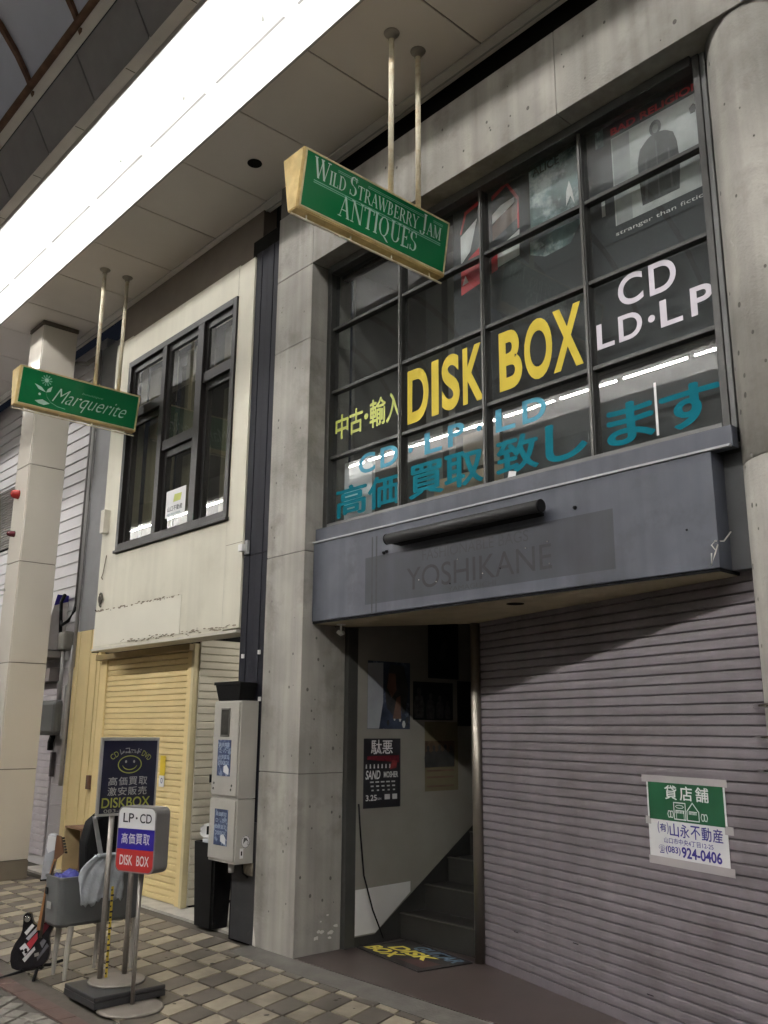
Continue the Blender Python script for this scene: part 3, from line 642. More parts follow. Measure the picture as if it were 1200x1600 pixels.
p = poster('gig_flyer', PA, 4.565, 4.945, .962, 1.47, PRINTBLK, 'black gig poster with white brush lettering and the date 3.25', h=.003)
text('printed_lettering', '駄悪', PA, 4.64, 4.86, 1.355, 1.46, PAPER, p, .0042, .012)
shape('printed_shape', PA, [(4.60, 1.315), (4.93, 1.29), (4.93, 1.345), (4.60, 1.34)], mat('flyer_maroon', (.13, .012, .02), .5, var=.4, scale=30), p, .0042)
text('printed_lettering', 'SAND', PA, 4.585, 4.735, 1.17, 1.235, PAPER, p, .0042, .02, .2)
text('printed_lettering', 'MOSHER', PA, 4.77, 4.92, 1.18, 1.225, PGREY, p, .0042, .03)
for r in range(3):
    for k in range(5): sheet('printed_line', PA, 4.63+.055*k+.008*r, 4.668+.055*k, 1.145-.03*r, 1.155-.03*r, PGREY, p, .0042)
for k in range(8): shape('printed_figure', PA, [(4.585+.04*k, 1.25), (4.60+.04*k, 1.25), (4.597+.04*k, 1.28), (4.588+.04*k, 1.28)], PGREY, p, .0042)
shape('printed_shape', PA, [(4.83, 1.24), (4.9, 1.25), (4.91, 1.30), (4.86, 1.31)], mat('flyer_red', (.22, .03, .03), .5, var=.4, scale=30), p, .0044)
text('printed_lettering', '3.25', PA, 4.59, 4.70, 1.015, 1.058, PAPER, p, .0042, .02)
text('printed_lettering', 'SUN', PA, 4.705, 4.745, 1.02, 1.036, PAPER, p, .0042)
sheet('printed_shape', PA, 4.78, 4.835, 1.02, 1.058, PGREY, p, .0042); sheet('printed_shape', PA, 4.86, 4.91, 1.02, 1.058, PGREY, p, .0042)
tag(tube('hanging_cable', [(-5.285, 4.512, 1.0), (-5.28, 4.53, .78), (-5.272, 4.56, .50), (-5.262, 4.64, .26), (-5.25, 4.735, .06)], .006, BLACK), 'thin black cable hanging down the left wall of the stair alcove', 'cable')
# for-rent notice on the shutter
NT = thing('rental_notice', PS(1.91, .893, .012), 'green and white rental notice taped to the mauve-grey shutter', 'notice')
sheet('paper_sheet', PS, 1.640, 2.183, .893, 1.286, PAPER, NT, .0135, .001)
sheet('green_field', PS, 1.652, 2.172, 1.088, 1.278, LGREEN, NT, .0142)
for a0, a1, b0, b1 in ((1.605, 2.20, 1.276, 1.313), (1.63, 2.21, .862, .902), (1.62, 1.66, 1.06, 1.10), (2.165, 2.22, 1.055, 1.095)): sheet('tape_strip', PS, a0, a1, b0, b1, TAPE, NT, .0138)
def nt(body, a0, a1, b0, b1, m, off=.02): text('printed_lettering', body, PS, a0, a1, b0, b1, m, NT, .0148, off)
for k, ch in enumerate('貸店舗'): nt(ch, 1.775+.108*k, 1.860+.108*k, 1.196, 1.266, PAPER, .018)
nt('有', 1.725, 1.770, 1.030, 1.070, INDIGO, .03); nt('(', 1.708, 1.720, 1.020, 1.078, INDIGO); nt(')', 1.775, 1.787, 1.020, 1.078, INDIGO)
for k, ch in enumerate('山永不動産'): nt(ch, 1.795+.073*k, 1.858+.073*k, 1.012, 1.076, INDIGO, .018)
nt('山口市中央4丁目12-25', 1.750, 2.085, .975, 1.003, INDIGO, .012)
nt('☎', 1.708, 1.754, .918, .962, INDIGO, 0); nt('(083)', 1.758, 1.862, .920, .962, INDIGO, .02); nt('924-0406', 1.870, 2.135, .913, .968, INDIGO, .028)
def outline(pl, pts, w, m, parent, h, name='printed_line'):
    n = len(pts)
    for k in range(n):
        a, b = Vector(pts[k]), Vector(pts[(k+1) % n]); d = (b-a)
        if d.length < 1e-6: continue
        d.normalize(); q = Vector((-d.y, d.x))*w/2
        poly(name, [pl(*(a-d*w/2-q), h), pl(*(b+d*w/2-q), h), pl(*(b+d*w/2+q), h), pl(*(a-d*w/2+q), h)], m, parent)
        h += .00004
outline(PS, [(1.835, 1.100), (1.835, 1.182), (1.915, 1.182), (1.915, 1.100)], .005, PAPER, NT, .0148)
outline(PS, [(1.925, 1.100), (1.925, 1.145), (1.965, 1.187), (2.005, 1.145), (2.005, 1.100)], .005, PAPER, NT, .0148)
for a in (1.852, 1.905): sheet('printed_line', PS, a-.003, a, 1.10, 1.142, PAPER, NT, .0149)
for a0, a1 in ((1.845, 1.908), (1.938, 1.993)):
    sheet('printed_line', PS, a0, a1, 1.142, 1.146, PAPER, NT, .0149)
    for k in range(6): sheet('printed_line', PS, a0+(a1-a0)*k/6, a0+(a1-a0)*(k+.5)/6, 1.130, 1.141, PAPER, NT, .0149)
outline(PS, [(1.85+.025+.028*math.cos(t*.785), 1.163+.008*math.sin(t*.785)) for t in range(8)], .003, PAPER, NT, .0149)
for a in (1.80, 1.818, 2.03, 2.05): outline(PS, [(a+.011*math.cos(t*1.047), 1.122+.018*math.sin(t*1.047)) for t in range(6)], .004, PAPER, NT, .0149)
# knotted wire at the right end of the fascia
tag(tube('wire_tie', [(-2.065, 4.16, 2.506), (-2.085, 4.12, 2.455), (-2.10, 4.06, 2.45), (-2.115, 4.05, 2.43), (-2.095, 4.05, 2.40), (-2.085, 4.055, 2.43), (-2.10, 4.05, 2.385), (-2.12, 4.045, 2.331), (-2.118, 4.05, 2.39)], .0035, mat('wire', (.45, .43, .40), .5)), 'knotted pale wire at the right end of the fascia', 'wire')

# things seen through the lower window panes
tag(box('foam_board', -5.26, -4.93, 4.30, 4.33, 2.98, 3.58, PAPER), 'white board leaning inside the lowest left window pane', 'board')
tag(box('cardboard_box', -4.42, -3.75, 4.45, 4.85, 2.98, 3.30, mat('cardboard', (.36, .27, .17), .8, var=.15), bev=.006), 'tan cardboard box behind the lettering in a low window pane', 'box')
tag(box('stacked_carton', -4.10, -3.76, 4.42, 4.8, 3.305, 3.56, mat('carton', (.30, .25, .19), .8, var=.15), bev=.006), 'smaller carton stacked on the tan cardboard box in the window', 'box')

# ------------------------------------------------------------------ black-clad pier between the buildings
K = thing('clad_pier', (-6.0, 4.1, 0), 'narrow black ribbed metal pier between the cream and concrete buildings', 'pier')
for k in range(4):
    x0 = -6.195+.090*k
    box('cladding_board', x0+.002, x0+.088, 4.0+(.004 if k % 2 else 0), 4.35, .86, 2.915, BCLAD, K, .003)
    box('cladding_board', x0+.002, x0+.088, 4.0+(.004 if k % 2 else 0), 4.35, 2.92, 5.69, BCLAD, K, .003)
box('pier_core', -6.19, -5.838, 4.012, 4.34, .0, 5.68, MATTE, K)
box('pier_plinth', -6.15, -5.84, 3.995, 4.30, .012, .855, BCLADL, K, .006)
box('head_box', -6.30, -5.838, 4.03, 4.30, 5.70, 5.86, DARKGAP, K)
for x, z in ((-6.13, 2.10), (-5.9, 2.12), (-5.87, 1.76)): box('clip', x-.012, x+.012, 3.985, 3.999, z-.016, z+.016, WHITE, K)
o = thing('wall_sensor', (-6.165, 3.96, 2.97), 'small white sensor box clipped on the edge of the black pier', 'sensor')
box('sensor_body', -6.195, -6.14, 3.94, 3.999, 2.955, 3.015, WHITE, o, .004); box('sensor_plate', -6.15, -6.11, 3.975, 3.9995, 2.93, 3.045, mat('plate_grey', (.30, .30, .30), .5), o, .002)

# ------------------------------------------------------------------ cream building
C = thing('cream_building', (-7.7, 4.4, 0), 'cream rendered building with a dark framed upper window and yellow roller shutter', 'building')
CY0 = 3.986
for x0, x1, z0, z1 in ((-8.93, -8.56, 2.315, 5.69), (-6.44, -6.198, 2.335, 5.66), (-8.559, -6.441, 5.37, 5.675), (-8.559, -6.441, 2.32, 3.265)):
    box('wall_panel', x0, x1, CY0, 4.20, z0, z1, CREAM, C)
box('wall_patch', -8.925, -7.16, CY0-.004, CY0-.0005, 2.345, 2.700, CREAMP, C)
bm = bmesh.new()
for k in range(70):
    x = random.uniform(-8.92, -7.2); z = 2.704+random.gauss(0, .006); r = random.uniform(.004, .016)
    addpoly(bm, [FAC(CY0)(x+r*2*math.cos(t*1.047), z+r*.6*math.sin(t*1.047), .006+k*.00002) for t in range(6)])
for k in range(80):
    x = random.uniform(-8.3, -6.25); z = 2.35+random.gauss(0, .010); r = random.uniform(.004, .014)
    addpoly(bm, [FAC(CY0)(x+r*2.4*math.cos(t*1.047), z+r*.6*math.sin(t*1.047), .008+k*.00002) for t in range(6)])
bm2('render_crack', bm, GRIME, C)['kind'] = 'stuff'
sheet('wall_seam', FAC(CY0), -6.46, -6.452, 2.35, 3.25, mat('seam', (.5, .48, .40), .7), C, .001); sheet('wall_seam', FAC(CY0), -6.452, -6.20, 3.045, 3.050, GRIME, C, .001); sheet('wall_seam', FAC(CY0), -6.455, -6.450, 5.37, 5.66, GRIME, C, .001)
box('lintel_edge', -8.935, -6.2, CY0-.02, 4.20, 2.295, 2.318, mat('lintel', (.52, .49, .42), .6, var=.15), C)
box('header_band', -8.98, -6.20, 4.06, 4.30, 5.695, 6.5, mat('header_brown', (.14, .115, .09), .7, var=.1), C)
# window
FY = 3.965
def fr(x0, x1, z0, z1, y=FY): return box('window_frame', x0, x1, y, 4.10, z0, z1, BRONZE, C, .003)
fr(-8.56, -8.50, 3.30, 5.365); fr(-6.50, -6.44, 3.30, 5.365); fr(-8.499, -6.501, 5.30, 5.365); fr(-8.58, -6.43, 3.270, 3.299, 3.952)
fr(-8.499, -6.501, 3.30, 3.36)
MX = [-8.50, -7.765, -7.05, -6.50]
fr(-7.80, -7.72, 3.361, 5.299); fr(-7.11, -7.00, 3.361, 5.299)
bays = [(-8.499, -7.801, 4.74), (-7.719, -7.111, 4.23), (-6.999, -6.501, 4.735)]
for x0, x1, zt in bays:
    box('window_rail', x0, x1, FY+.015, 4.09, zt-.05, zt+.05, BRONZE, C, .003)
    for z0, z1, yy in ((3.361, zt-.051, 4.03), (zt+.051, 5.299, 4.01)):
        box('sash', x0, x0+.045, yy-.015, yy+.02, z0, z1, BRONZE, C, .002); box('sash', x1-.045, x1, yy-.015, yy+.02, z0, z1, BRONZE, C, .002)
        box('sash', x0+.046, x1-.046, yy-.015, yy+.02, z1-.07, z1, BRONZE, C, .002)
        box('window_pane', x0+.046, x1-.046, yy, yy+.004, z0, z1-.071, GLASS2, C)
        box('curtain', x0+.05, x1-.05, yy+.16, yy+.17, z0, z1-.02, mat('curtain', (.20, .19, .15), .9, var=.25, scale=3, stretch=(6, 1, .3)), C)
box('room_back', -8.55, -6.45, 4.6, 4.63, 3.0, 5.5, ROOMD, C)
tg = thing('window_notice', (-7.45, 4.02, 3.49), 'small white and yellow notice inside the cream building window', 'notice')
PN = FAC(4.026); sheet('paper_sheet', PN, -7.64, -7.268, 3.49, 3.755, PAPER, tg, .001, .0005)
shape('printed_shape', PN, [(-7.50, 3.63), (-7.36, 3.63), (-7.34, 3.70), (-7.48, 3.705)], LIME, tg, .002)
text('printed_lettering', '山口不動産', PN, -7.60, -7.32, 3.545, 3.595, PRINTBLK, tg, .002, .02); text('printed_lettering', '083-924-0406', PN, -7.61, -7.35, 3.508, 3.525, TEAL, tg, .002)
# junction box and loose cable loops on the wall
box('junction_box', -8.86, -8.775, 3.92, CY0-.001, 3.52, 3.77, mat('jbox', (.55, .52, .44), .5), C, .004)
bm = bmesh.new(); addtube(bm, [(-8.80+.035*math.cos(t*.55), 3.965, 2.83+.055*math.sin(t*.55)) for t in range(14)]+[(-8.80, 3.96, 2.76), (-8.79, 3.97, 2.74)], .010, 6); bm2('cable_loop', bm, mat('cable_grey', (.10, .09, .075), .7), C)
tube('cable_hook', [(-8.76, 3.975, 3.28), (-8.80, 3.97, 3.09), (-8.82, 3.965, 3.05), (-8.79, 3.965, 3.03)], .005, GRIME, C, 6)
tube('loose_wire', [(-8.92, 3.975, 2.72), (-9.15, 4.20, 2.66), (-9.42, 4.27, 2.56), (-9.44, 4.275, 2.47), (-9.20, 4.24, 2.40), (-9.05, 4.10, 2.30), (-8.93, 3.98, 2.285)], .006, BLACK, C, 6)
# yellow shutter, jambs, boards
ysm = slat('shutter_slat', 1.70, .0555, YSHUT, .012)
for k in range(40): 
    o = bpy.data.objects.new('shutter_slat', ysm); COL.objects.link(o); o.parent = C; o.location = Vector((-9.21, 4.315, .014+.0555*k))-wloc(C)
box('shutter_head', -9.36, -7.37, 4.22, 4.45, 2.236, 2.294, mat('head_brown', (.30, .22, .10), .6), C)
box('shutter_post', -7.505, -7.41, 4.285, 4.36, .012, 2.235, YSHUT, C, .004); box('shutter_post', -7.408, -7.365, 4.27, 4.325, .012, 2.30, mat('post_pale', (.58, .50, .30), .55), C, .003)
box('shutter_jamb', -9.372, -9.212, 4.285, 4.36, .012, 2.30, YSHUT, C, .004)
for k, (x0, x1) in enumerate(((-10.09, -9.972), (-9.953, -9.672), (-9.653, -9.494), (-9.473, -9.395))): box('yellow_board', x0, x1, 4.29, 4.34, .012, 2.60, YSHUT, C, .004)
box('latch', -9.43, -9.365, 4.25, 4.2845, .90, 1.04, mat('latch_rust', (.10, .05, .03), .7), C, .003)
box('roller_shutter', -9.38, -7.38, 4.37, 4.40, .0, 2.6, MATTE, C)
box('grey_flashing', -10.05, -8.95, 4.30, 4.36, 2.605, 6.1, GREYPANEL, C)
# recessed passage with the pale slatted side wall
wsm = slat('passage_slat', 2.1, .068, WSHUT, .013)
for k in range(34):
    o = bpy.data.objects.new('passage_slat', wsm); COL.objects.link(o); o.parent = C; o.location = Vector((-7.362, 4.328, .03+.068*k))-wloc(C); o.rotation_euler = (0, 0, math.pi/2)
box('board_backing', -10.1, -9.39, 4.37, 4.40, .0, 2.6, MATTE, C); box('passage_wall', -7.40, -7.37, 4.401, 6.5, .0, 2.45, MATTE, C); box('passage_end', -7.34, -6.2, 6.5, 6.55, 0, 2.6, ROOMW, C); box('passage_side', -6.22, -6.198, 4.36, 6.5, 0, 2.6, ROOMW, C); box('passage_ceiling', -7.36, -6.2, 4.21, 6.5, 2.44, 2.48, WHITE, C)
pl_ = thing('passage_lamp', (-6.55, 5.15, 2.30), 'round lamp lighting the pale slatted passage wall behind the black pier', 'lamp')
lathe('lamp_globe', [(.03, -.11), (.06, -.09), (.075, -.06), (.06, -.025), (.04, -.012)], (-6.55, 5.15, 2.44), mat('lamp_glow', (.9, .9, .9), .5, emit=((1., .95, .85), 85.)), pl_, 12); lathe('lamp_mount', [(.05, -.011), (.05, -.001)], (-6.55, 5.15, 2.44), WHITE, pl_, 12)
yp = poster('yellow_leaflet', FAC(4.30), -7.93, -7.83, 1.00, 1.28, mat('leaflet_yellow', (.68, .50, .03), .5), 'narrow yellow and white leaflet stuck on the yellow shutter behind the black sign', 'leaflet', h=.004)
sheet('white_field', FAC(4.30), -7.93, -7.83, 1.0, 1.10, PAPER, yp, .0052); text('printed_lettering', '0', FAC(4.30), -7.90, -7.86, 1.03, 1.08, INDIGO, yp, .006)

# ------------------------------------------------------------------ white sided building at the far left
D = thing('sided_building', (-12, 4.6, 0), 'white lap-sided building with a pale shutter behind the tiled pillar', 'building')
bm = bmesh.new(); a = [(0, 0), (-.022, 0), (-.006, .145), (0, .145)]
A0 = [bm.verts.new((0, y, z)) for y, z in a]; B0 = [bm.verts.new((6.9, y, z)) for y, z in a]
for k in range(4): bm.faces.new((A0[k], A0[(k+1) % 4], B0[(k+1) % 4], B0[k]))
bm.faces.new(A0[::-1]); bm.faces.new(B0); bmesh.ops.recalc_face_normals(bm, faces=bm.faces); lap = bpy.data.meshes.new('lap_board'); bm.to_mesh(lap); bm.free()
copies('lap_board', lap, [(-17, 4.36, 2.30+.147*k) for k in range(26)], SIDING, D)
box('wall_core', -17, -10.1, 4.361, 4.6, 0, 6.3, SIDING, D)
lsm = slat('shutter_slat', 5.9, .075, mat('shutter_lilac', (.50, .46, .475), .5, rand=.03), .012)
for k in range(26):
    o = bpy.data.objects.new('shutter_slat', lsm); COL.objects.link(o); o.parent = D; o.location = Vector((-16.5, 4.345, .10+.075*k))-wloc(D)
bm = bmesh.new()
for k in range(10): addbox(bm, -10.54, -10.12, 4.345, 4.3605, .02+.22*k, .232+.22*k)
bm2('wall_tile', bm, mat('grey_wall_tile', (.40, .37, .375), .6, var=.06), D)
box('shutter_hood', -16.5, -10.6, 4.22, 4.345, 2.06, 2.22, mat('hood_mauve', (.22, .19, .18), .6), D)
# projecting lit-box sign, unlit
shape('sign_side', XP(-10.52), [(4.05, 2.42), (4.34, 2.42), (4.34, 3.06), (4.20, 3.06)], mat('signbox_white', (.55, .52, .50), .5), D, 0, .9)
shape('sign_blue_top', XP(-10.519), [(4.17, 2.94), (4.34, 3.0), (4.34, 3.075), (4.20, 3.075)], SBLUE, D, .002)
box('sign_shelf', -11.6, -10.5, 4.02, 4.34, 2.33, 2.405, mat('shelf_grey', (.42, .40, .38), .5), D, .004)
# pipes, meter
tube('drain_pipe', [(-10.17, 4.30, 2.9), (-10.17, 4.30, 6.1)], .030, mat('pipe_dark', (.12, .11, .105), .5), D, 10)
tube('conduit', [(-10.08, 4.28, 2.2), (-10.08, 4.28, 6.1)], .022, CONDUIT, D, 10); tube('conduit', [(-10.12, 4.27, .9), (-10.12, 4.27, 2.25), (-10.10, 4.28, 2.45)], .024, CONDUIT, D, 10)
tube('cable_bundle', [(-10.42, 4.24, 2.55), (-10.44, 4.22, 2.98), (-10.40, 4.24, 3.06), (-10.50, 4.28, 3.06)], .022, BLACK, D, 8)
tube('cable_bundle', [(-10.44, 4.24, 2.76), (-10.36, 4.22, 2.70), (-10.26, 4.25, 2.74), (-10.18, 4.28, 2.86), (-10.17, 4.29, 2.95)], .020, BLACK, D, 8)
tube('conduit', [(-10.36, 4.27, 2.40), (-10.36, 4.27, 1.84)], .024, CONDUIT, D, 8)
mb = box('junction_cap', -10.42, -10.20, 4.20, 4.33, 2.40, 2.62, mat('cap_grey', (.20, .19, .165), .7), D, .03)
mt = box('electric_meter', -10.72, -10.20, 4.16, 4.33, 1.44, 1.83, METER, D, .05)
box('meter_plate', -10.22, -10.17, 4.25, 4.335, 1.40, 2.0, CONDUIT, D, .004)
tube('meter_cable', [(-10.42, 4.26, 1.45), (-10.45, 4.25, 1.36), (-10.47, 4.26, 1.28)], .035, BLACK, D, 8); box('lock_plate', -10.52, -10.48, 4.29, 4.335, .98, 1.25, mat('lock_dark', (.07, .06, .06), .6), D)
bm = bmesh.new()
for k in range(24): addbox(bm, -13.6, -12.55, 4.30, 4.335, 3.98+.037*k, 3.998+.037*k)
bm2('louvre_vent', bm, mat('louvre', (.30, .28, .26), .5), D)
box('vent_back', -13.6, -12.55, 4.325, 4.336, 3.96, 4.88, MATTE, D)

# ------------------------------------------------------------------ tiled arcade pillar
PL = thing('arcade_pillar', (-10.05, 3.69, 0), 'square cream tiled arcade pillar at the left edge', 'pillar')
zz = [.19, 1.10, 2.205, 3.306, 4.415, 5.52, 6.12]
for a, b in zip(zz, zz[1:]):
    box('pillar_tile', -9.868, -9.854, 3.487, 3.883, a+.004, b-.004, PTILE, PL, .004)
    box('pillar_tile', -10.245, -9.869, 3.476, 3.490, a+.004, b-.004, PTILE, PL, .004)
box('pillar_core', -10.245, -9.8685, 3.4905, 3.88, .0, 6.165, mat('pillar_joint', (.16, .145, .12), .7), PL)
box('pillar_plinth', -10.25, -9.850, 3.472, 3.887, .0, .185, PBASE, PL, .004)
box('pillar_cap', -10.26, -9.846, 3.466, 3.893, 6.122, 6.168, mat('cap_brown', (.16, .13, .10), .6), PL)
for z, m, r in ((4.10, LAMPR, .052), (3.64, LAMPM, .036)):
    lathe('alarm_lamp', [(r*1.05, 0), (r, .02), (r*.95, .05), (r*.7, .075), (r*.25, .088)], (-10.10, 3.4755, z), m, PL, 16, Vector((0, -1, 0)))
tube('cable_stub', [(-10.0, 3.88, 5.78), (-9.9, 4.05, 5.80), (-9.8, 4.15, 5.90)], .03, mat('cablegrey2', (.2, .19, .18), .6), PL, 8)
tube('pillar_pipe', [(-10.35, 3.45, 3.02), (-10.20, 3.45, 3.02), (-10.20, 3.474, 3.02)], .012, CONDUIT, PL, 8)

# ------------------------------------------------------------------ serif lettering for the antique sign
def seg(bm, pl, p0, p1, w, h, horiz=False):
    a, b = Vector(p0), Vector(p1); d = b-a
    q = Vector((w/2, 0)) if not horiz and abs(d.y) > abs(d.x)*.4 else Vector((0, w/2))
    bm.faces.new([bm.verts.new(pl(*v, h)) for v in (a-q, b-q, b+q, a+q)])
def arcs(bm, pl, c, rx, ry, a0, a1, w0, w1, h, n=12):
    prev = None
    for k in range(n+1):
        t = math.radians(a0+(a1-a0)*k/n); w = w0+(w1-w0)*abs(math.cos(t))
        o = Vector((c[0]+(rx+w/2)*math.cos(t), c[1]+(ry+w0/2)*math.sin(t))); i = Vector((c[0]+(rx-w/2)*math.cos(t), c[1]+(ry-w0/2)*math.sin(t)))
        if prev: bm.faces.new([bm.verts.new(pl(*v, h)) for v in (prev[0], o, i, prev[1])])
        prev = (o, i)
TK, TN = .15, .05
SER = {
 'W': (1.1, [('d', 0, 1, .3, 0, TK), ('d', .3, 0, .52, .95, TN), ('d', .48, 1, .76, 0, TK), ('d', .76, 0, 1.02, 1, TN), ('s', 0, 1), ('s', .5, 1), ('s', 1.02, 1)]),
 'I': (.3, [('v', .15, 0, 1, TK)]), 'L': (.66, [('v', .18, 0, 1, TK), ('h', 0, .1, .64), ('d', .62, 0, .62, .22, TN)]),
 'D': (.85, [('v', .18, 0, 1, TK), ('h', 1, .1, .42), ('h', 0, .1, .42), ('a', .36, .5, .36, .475, -90, 90)]),
 'S': (.62, [('a', .3, .75, .2, .225, 40, 270), ('a', .3, .26, .22, .235, -140, 90), ('d', .50, .72, .50, .98, TN), ('d', .08, .02, .08, .28, TN)]),
 'T': (.78, [('v', .39, 0, 1, TK), ('h', .975, .02, .76), ('d', .03, .78, .03, 1, TN), ('d', .75, .78, .75, 1, TN)]),
 'R': (.82, [('v', .18, 0, 1, TK), ('h', .975, .1, .4), ('h', .5, .2, .4), ('a', .38, .74, .2, .235, -90, 90), ('d', .40, .5, .74, 0, TK), ('s', .76, 0)]),
 'A': (.86, [('d', .40, 1, .72, 0, TK), ('d', .10, 0, .40, 1, TN), ('h', .33, .2, .58), ('s', .10, 0), ('s', .72, 0)]),
 'B': (.76, [('v', .18, 0, 1, TK), ('h', .975, .1, .38), ('h', .52, .2, .4), ('h', .025, .1, .4), ('a', .36, .75, .17, .225, -90, 90), ('a', .38, .27, .21, .245, -90, 90)]),
 'E': (.68, [('v', .18, 0, 1, TK), ('h', .975, .1, .6), ('h', .5, .2, .46), ('h', .025, .1, .64), ('d', .60, .78, .60, 1, TN), ('d', .63, 0, .63, .24, TN), ('d', .46, .4, .46, .6, TN)]),
 'Y': (.78, [('d', .06, 1, .38, .45, TK), ('d', .70, 1, .40, .45, TN), ('v', .39, 0, .48, TK), ('s', .06, 1), ('s', .70, 1)]),
 'J': (.5, [('v', .32, .1, 1, TK), ('a', .14, .05, .17, .2, -170, 0)]),
 'M': (1.05, [('d', .12, 0, .12, 1, TN), ('d', .14, 1, .48, .05, TK), ('d', .48, 0, .84, 1, TN), ('v', .88, 0, 1, TK), ('s', .12, 0), ('s', .10, 1)]),
 'N': (.92, [('d', .14, 0, .14, 1, TN), ('d', .14, 1, .76, 0, TK), ('d', .78, 0, .78, 1, TN), ('s', .12, 0), ('s', .10, 1), ('s', .78, 1)]),
 'Q': (.92, [('a', .44, .5, .33, .475, 0, 360), ('d', .48, .04, .82, -.2, TK)]),
 'U': (.86, [('v', .18, .28, 1, TK), ('d', .70, .3, .70, 1, TN), ('a', .44, .3, .26, .28, 180, 360), ('s', .70, 1)]), ' ': (.36, [])}
def serif_text(name, runs, pl, a0, b0, width, m, parent, h):
    tot = sum(SER[c][0]*s+.05*s for c, s in runs); bm = bmesh.new(); x = a0; k = width/tot
    for c, s in runs:
        e = Vector((0, 0)); hh = h
        for st in SER[c][1]:
            hh += .00003
            X = lambda v: x+v*s*k
            Yv = lambda v: b0+v*s*k*HF
            if st[0] == 'v':
                seg(bm, pl, (X(st[1]), Yv(st[2])), (X(st[1]), Yv(st[3])), st[4]*s*k, hh)
                for yv in (st[2], st[3]):
                    if yv in (0, 1): seg(bm, pl, (X(st[1]-.15), Yv(yv)), (X(st[1]+.15), Yv(yv)), .045*s*k*HF, hh+.00001, True)
            elif st[0] == 'd': seg(bm, pl, (X(st[1]), Yv(st[2])), (X(st[3]), Yv(st[4])), st[5]*s*k, hh)
            elif st[0] == 'h': seg(bm, pl, (X(st[2]), Yv(st[1])), (X(st[3]), Yv(st[1])), .05*s*k*HF, hh, True)
            elif st[0] == 's': seg(bm, pl, (X(st[1]-.13), Yv(st[2])), (X(st[1]+.13), Yv(st[2])), .045*s*k*HF, hh, True)
            elif st[0] == 'a': arcs(bm, pl, (X(st[1]), Yv(st[2])), st[3]*s*k, st[4]*s*k*HF, st[5], st[6], .05*s*k, TK*s*k, hh)
        x += (SER[c][0]+.05)*s*k
    return bm2(name, bm, m, parent)
HF = 1.25
# ------------------------------------------------------------------ hanging signs
def hanging_sign(xc, label, y0=2.695, y1=3.925, zt=4.860, zb=4.484, wt=.106, wb=.043):
    t = thing('hanging_sign', (xc, (y0+y1)/2, zb-.05), label, 'sign', 'green signs hung from the arcade ceiling')
    sec = [(-wt, zt), (wt, zt), (wb, zb), (-wb, zb)]
    bm = bmesh.new(); a = [bm.verts.new((xc+x, y0, z)) for x, z in sec]; b = [bm.verts.new((xc+x, y1, z)) for x, z in sec]
    for k in range(4): bm.faces.new((a[k], a[(k+1) % 4], b[(k+1) % 4], b[k]))
    bm.faces.new(a[::-1]); bm.faces.new(b); bmesh.ops.recalc_face_normals(bm, faces=bm.faces)
    bmesh.ops.bevel(bm, geom=list(bm.edges), offset=.006, segments=2, affect='EDGES'); bm2('sign_case', bm, SIGNF, t)
    pls = []
    for s in (1, -1):
        v = Vector((s*(wt-wb), 0, zt-zb)); o = Vector((xc+s*wb, y0 if s > 0 else y1, zb)); pl = Plane(o, (0, s, 0), v); pls.append(pl)
        H = v.length; Ln = y1-y0
        shape('sign_face', pl, [(.028, .026), (Ln-.022, .026), (Ln-.022, H-.018), (.028, H-.018)], SIGNG, t, .003, .002)
        for a0, a1, b0, b1 in ((.016, Ln-.012, H-.017, H-.007), (Ln-.021, Ln-.012, .018, H-.018), (.016, Ln-.012, .016, .025), (.016, .027, .026, H-.018)):
            sheet('face_trim', pl, a0, a1, b0, b1, mat('trim_gold', (.55, .46, .26), .4, var=.2, scale=20), t, .005, .003)
    for y in (3.475, 3.725):
        tube('hanger_pole', [(xc, y, zt-.002), (xc, y, ZC-.001)], .019, POLEP, t, 12)
        lathe('pole_collar', [(.024, -.05), (.024, -.012), (.05, -.010), (.055, -.001)], (xc, y, ZC), mat('collar', (.36, .33, .29), .5), t, 16)
    bm = bmesh.new(); addtube(bm, [(xc+.01, y0-.01, zb-.032), (xc+.01, y1+.0, zb-.032)], .007, 8)
    for k in range(4): addtube(bm, [(xc+.01, y0+.1+.34*k, zb-.032), (xc+.01, y0+.1+.34*k, zb+.004)], .006, 6)
    bm2('under_rail', bm, POLEP, t)
    return t, pls[0], (y1-y0), H
t1, pl, Ln, H = hanging_sign(-3.83, 'green hanging sign lettered WILD STRAWBERRY JAM ANTIQUES before the gridded window')
runs = [('W', 1.2)]+[(c, .82) for c in 'ILD']+[(' ', .7), ('S', 1.2)]+[(c, .82) for c in 'TRAWBERRY']+[(' ', .7), ('J', 1.2)]+[(c, .82) for c in 'AM']
def letters(runs, x, y, width):
    tot = sum((SER[c][0]+.05)*q for c, q in runs); k = width/tot
    for c, q in runs:
        w = (SER[c][0]+.05)*q*k
        if c != ' ': serif_text('sign_letter', [(c, q*k)], pl, x, y, w, SIGNT, t1, .0045)
        x += w
letters(runs, .095, .225, 1.06)
letters([(c, 1) for c in 'ANTIQUES'], .30, .070, .655)
for b in (.205, .193): sheet('sign_rule', pl, .095, 1.155, b-.003, b+.003, SIGNT2, t1, .0045)
for b in (.335, .325): sheet('sign_rule', pl, .26, .42, b-.002, b+.002, SIGNT2, t1, .0045); sheet('sign_rule', pl, .50, .99, b-.002, b+.002, SIGNT2, t1, .0045); sheet('sign_rule', pl, 1.07, 1.16, b-.002, b+.002, SIGNT2, t1, .0045)
t2, pl, Ln, H = hanging_sign(-8.25, 'green hanging sign with a flower and the script name Marquerite by the tiled pillar')
text('sign_lettering', 'Marquerite', pl, .34, 1.10, .060, .245, SIGNT, t2, .0045, -.012, .6)
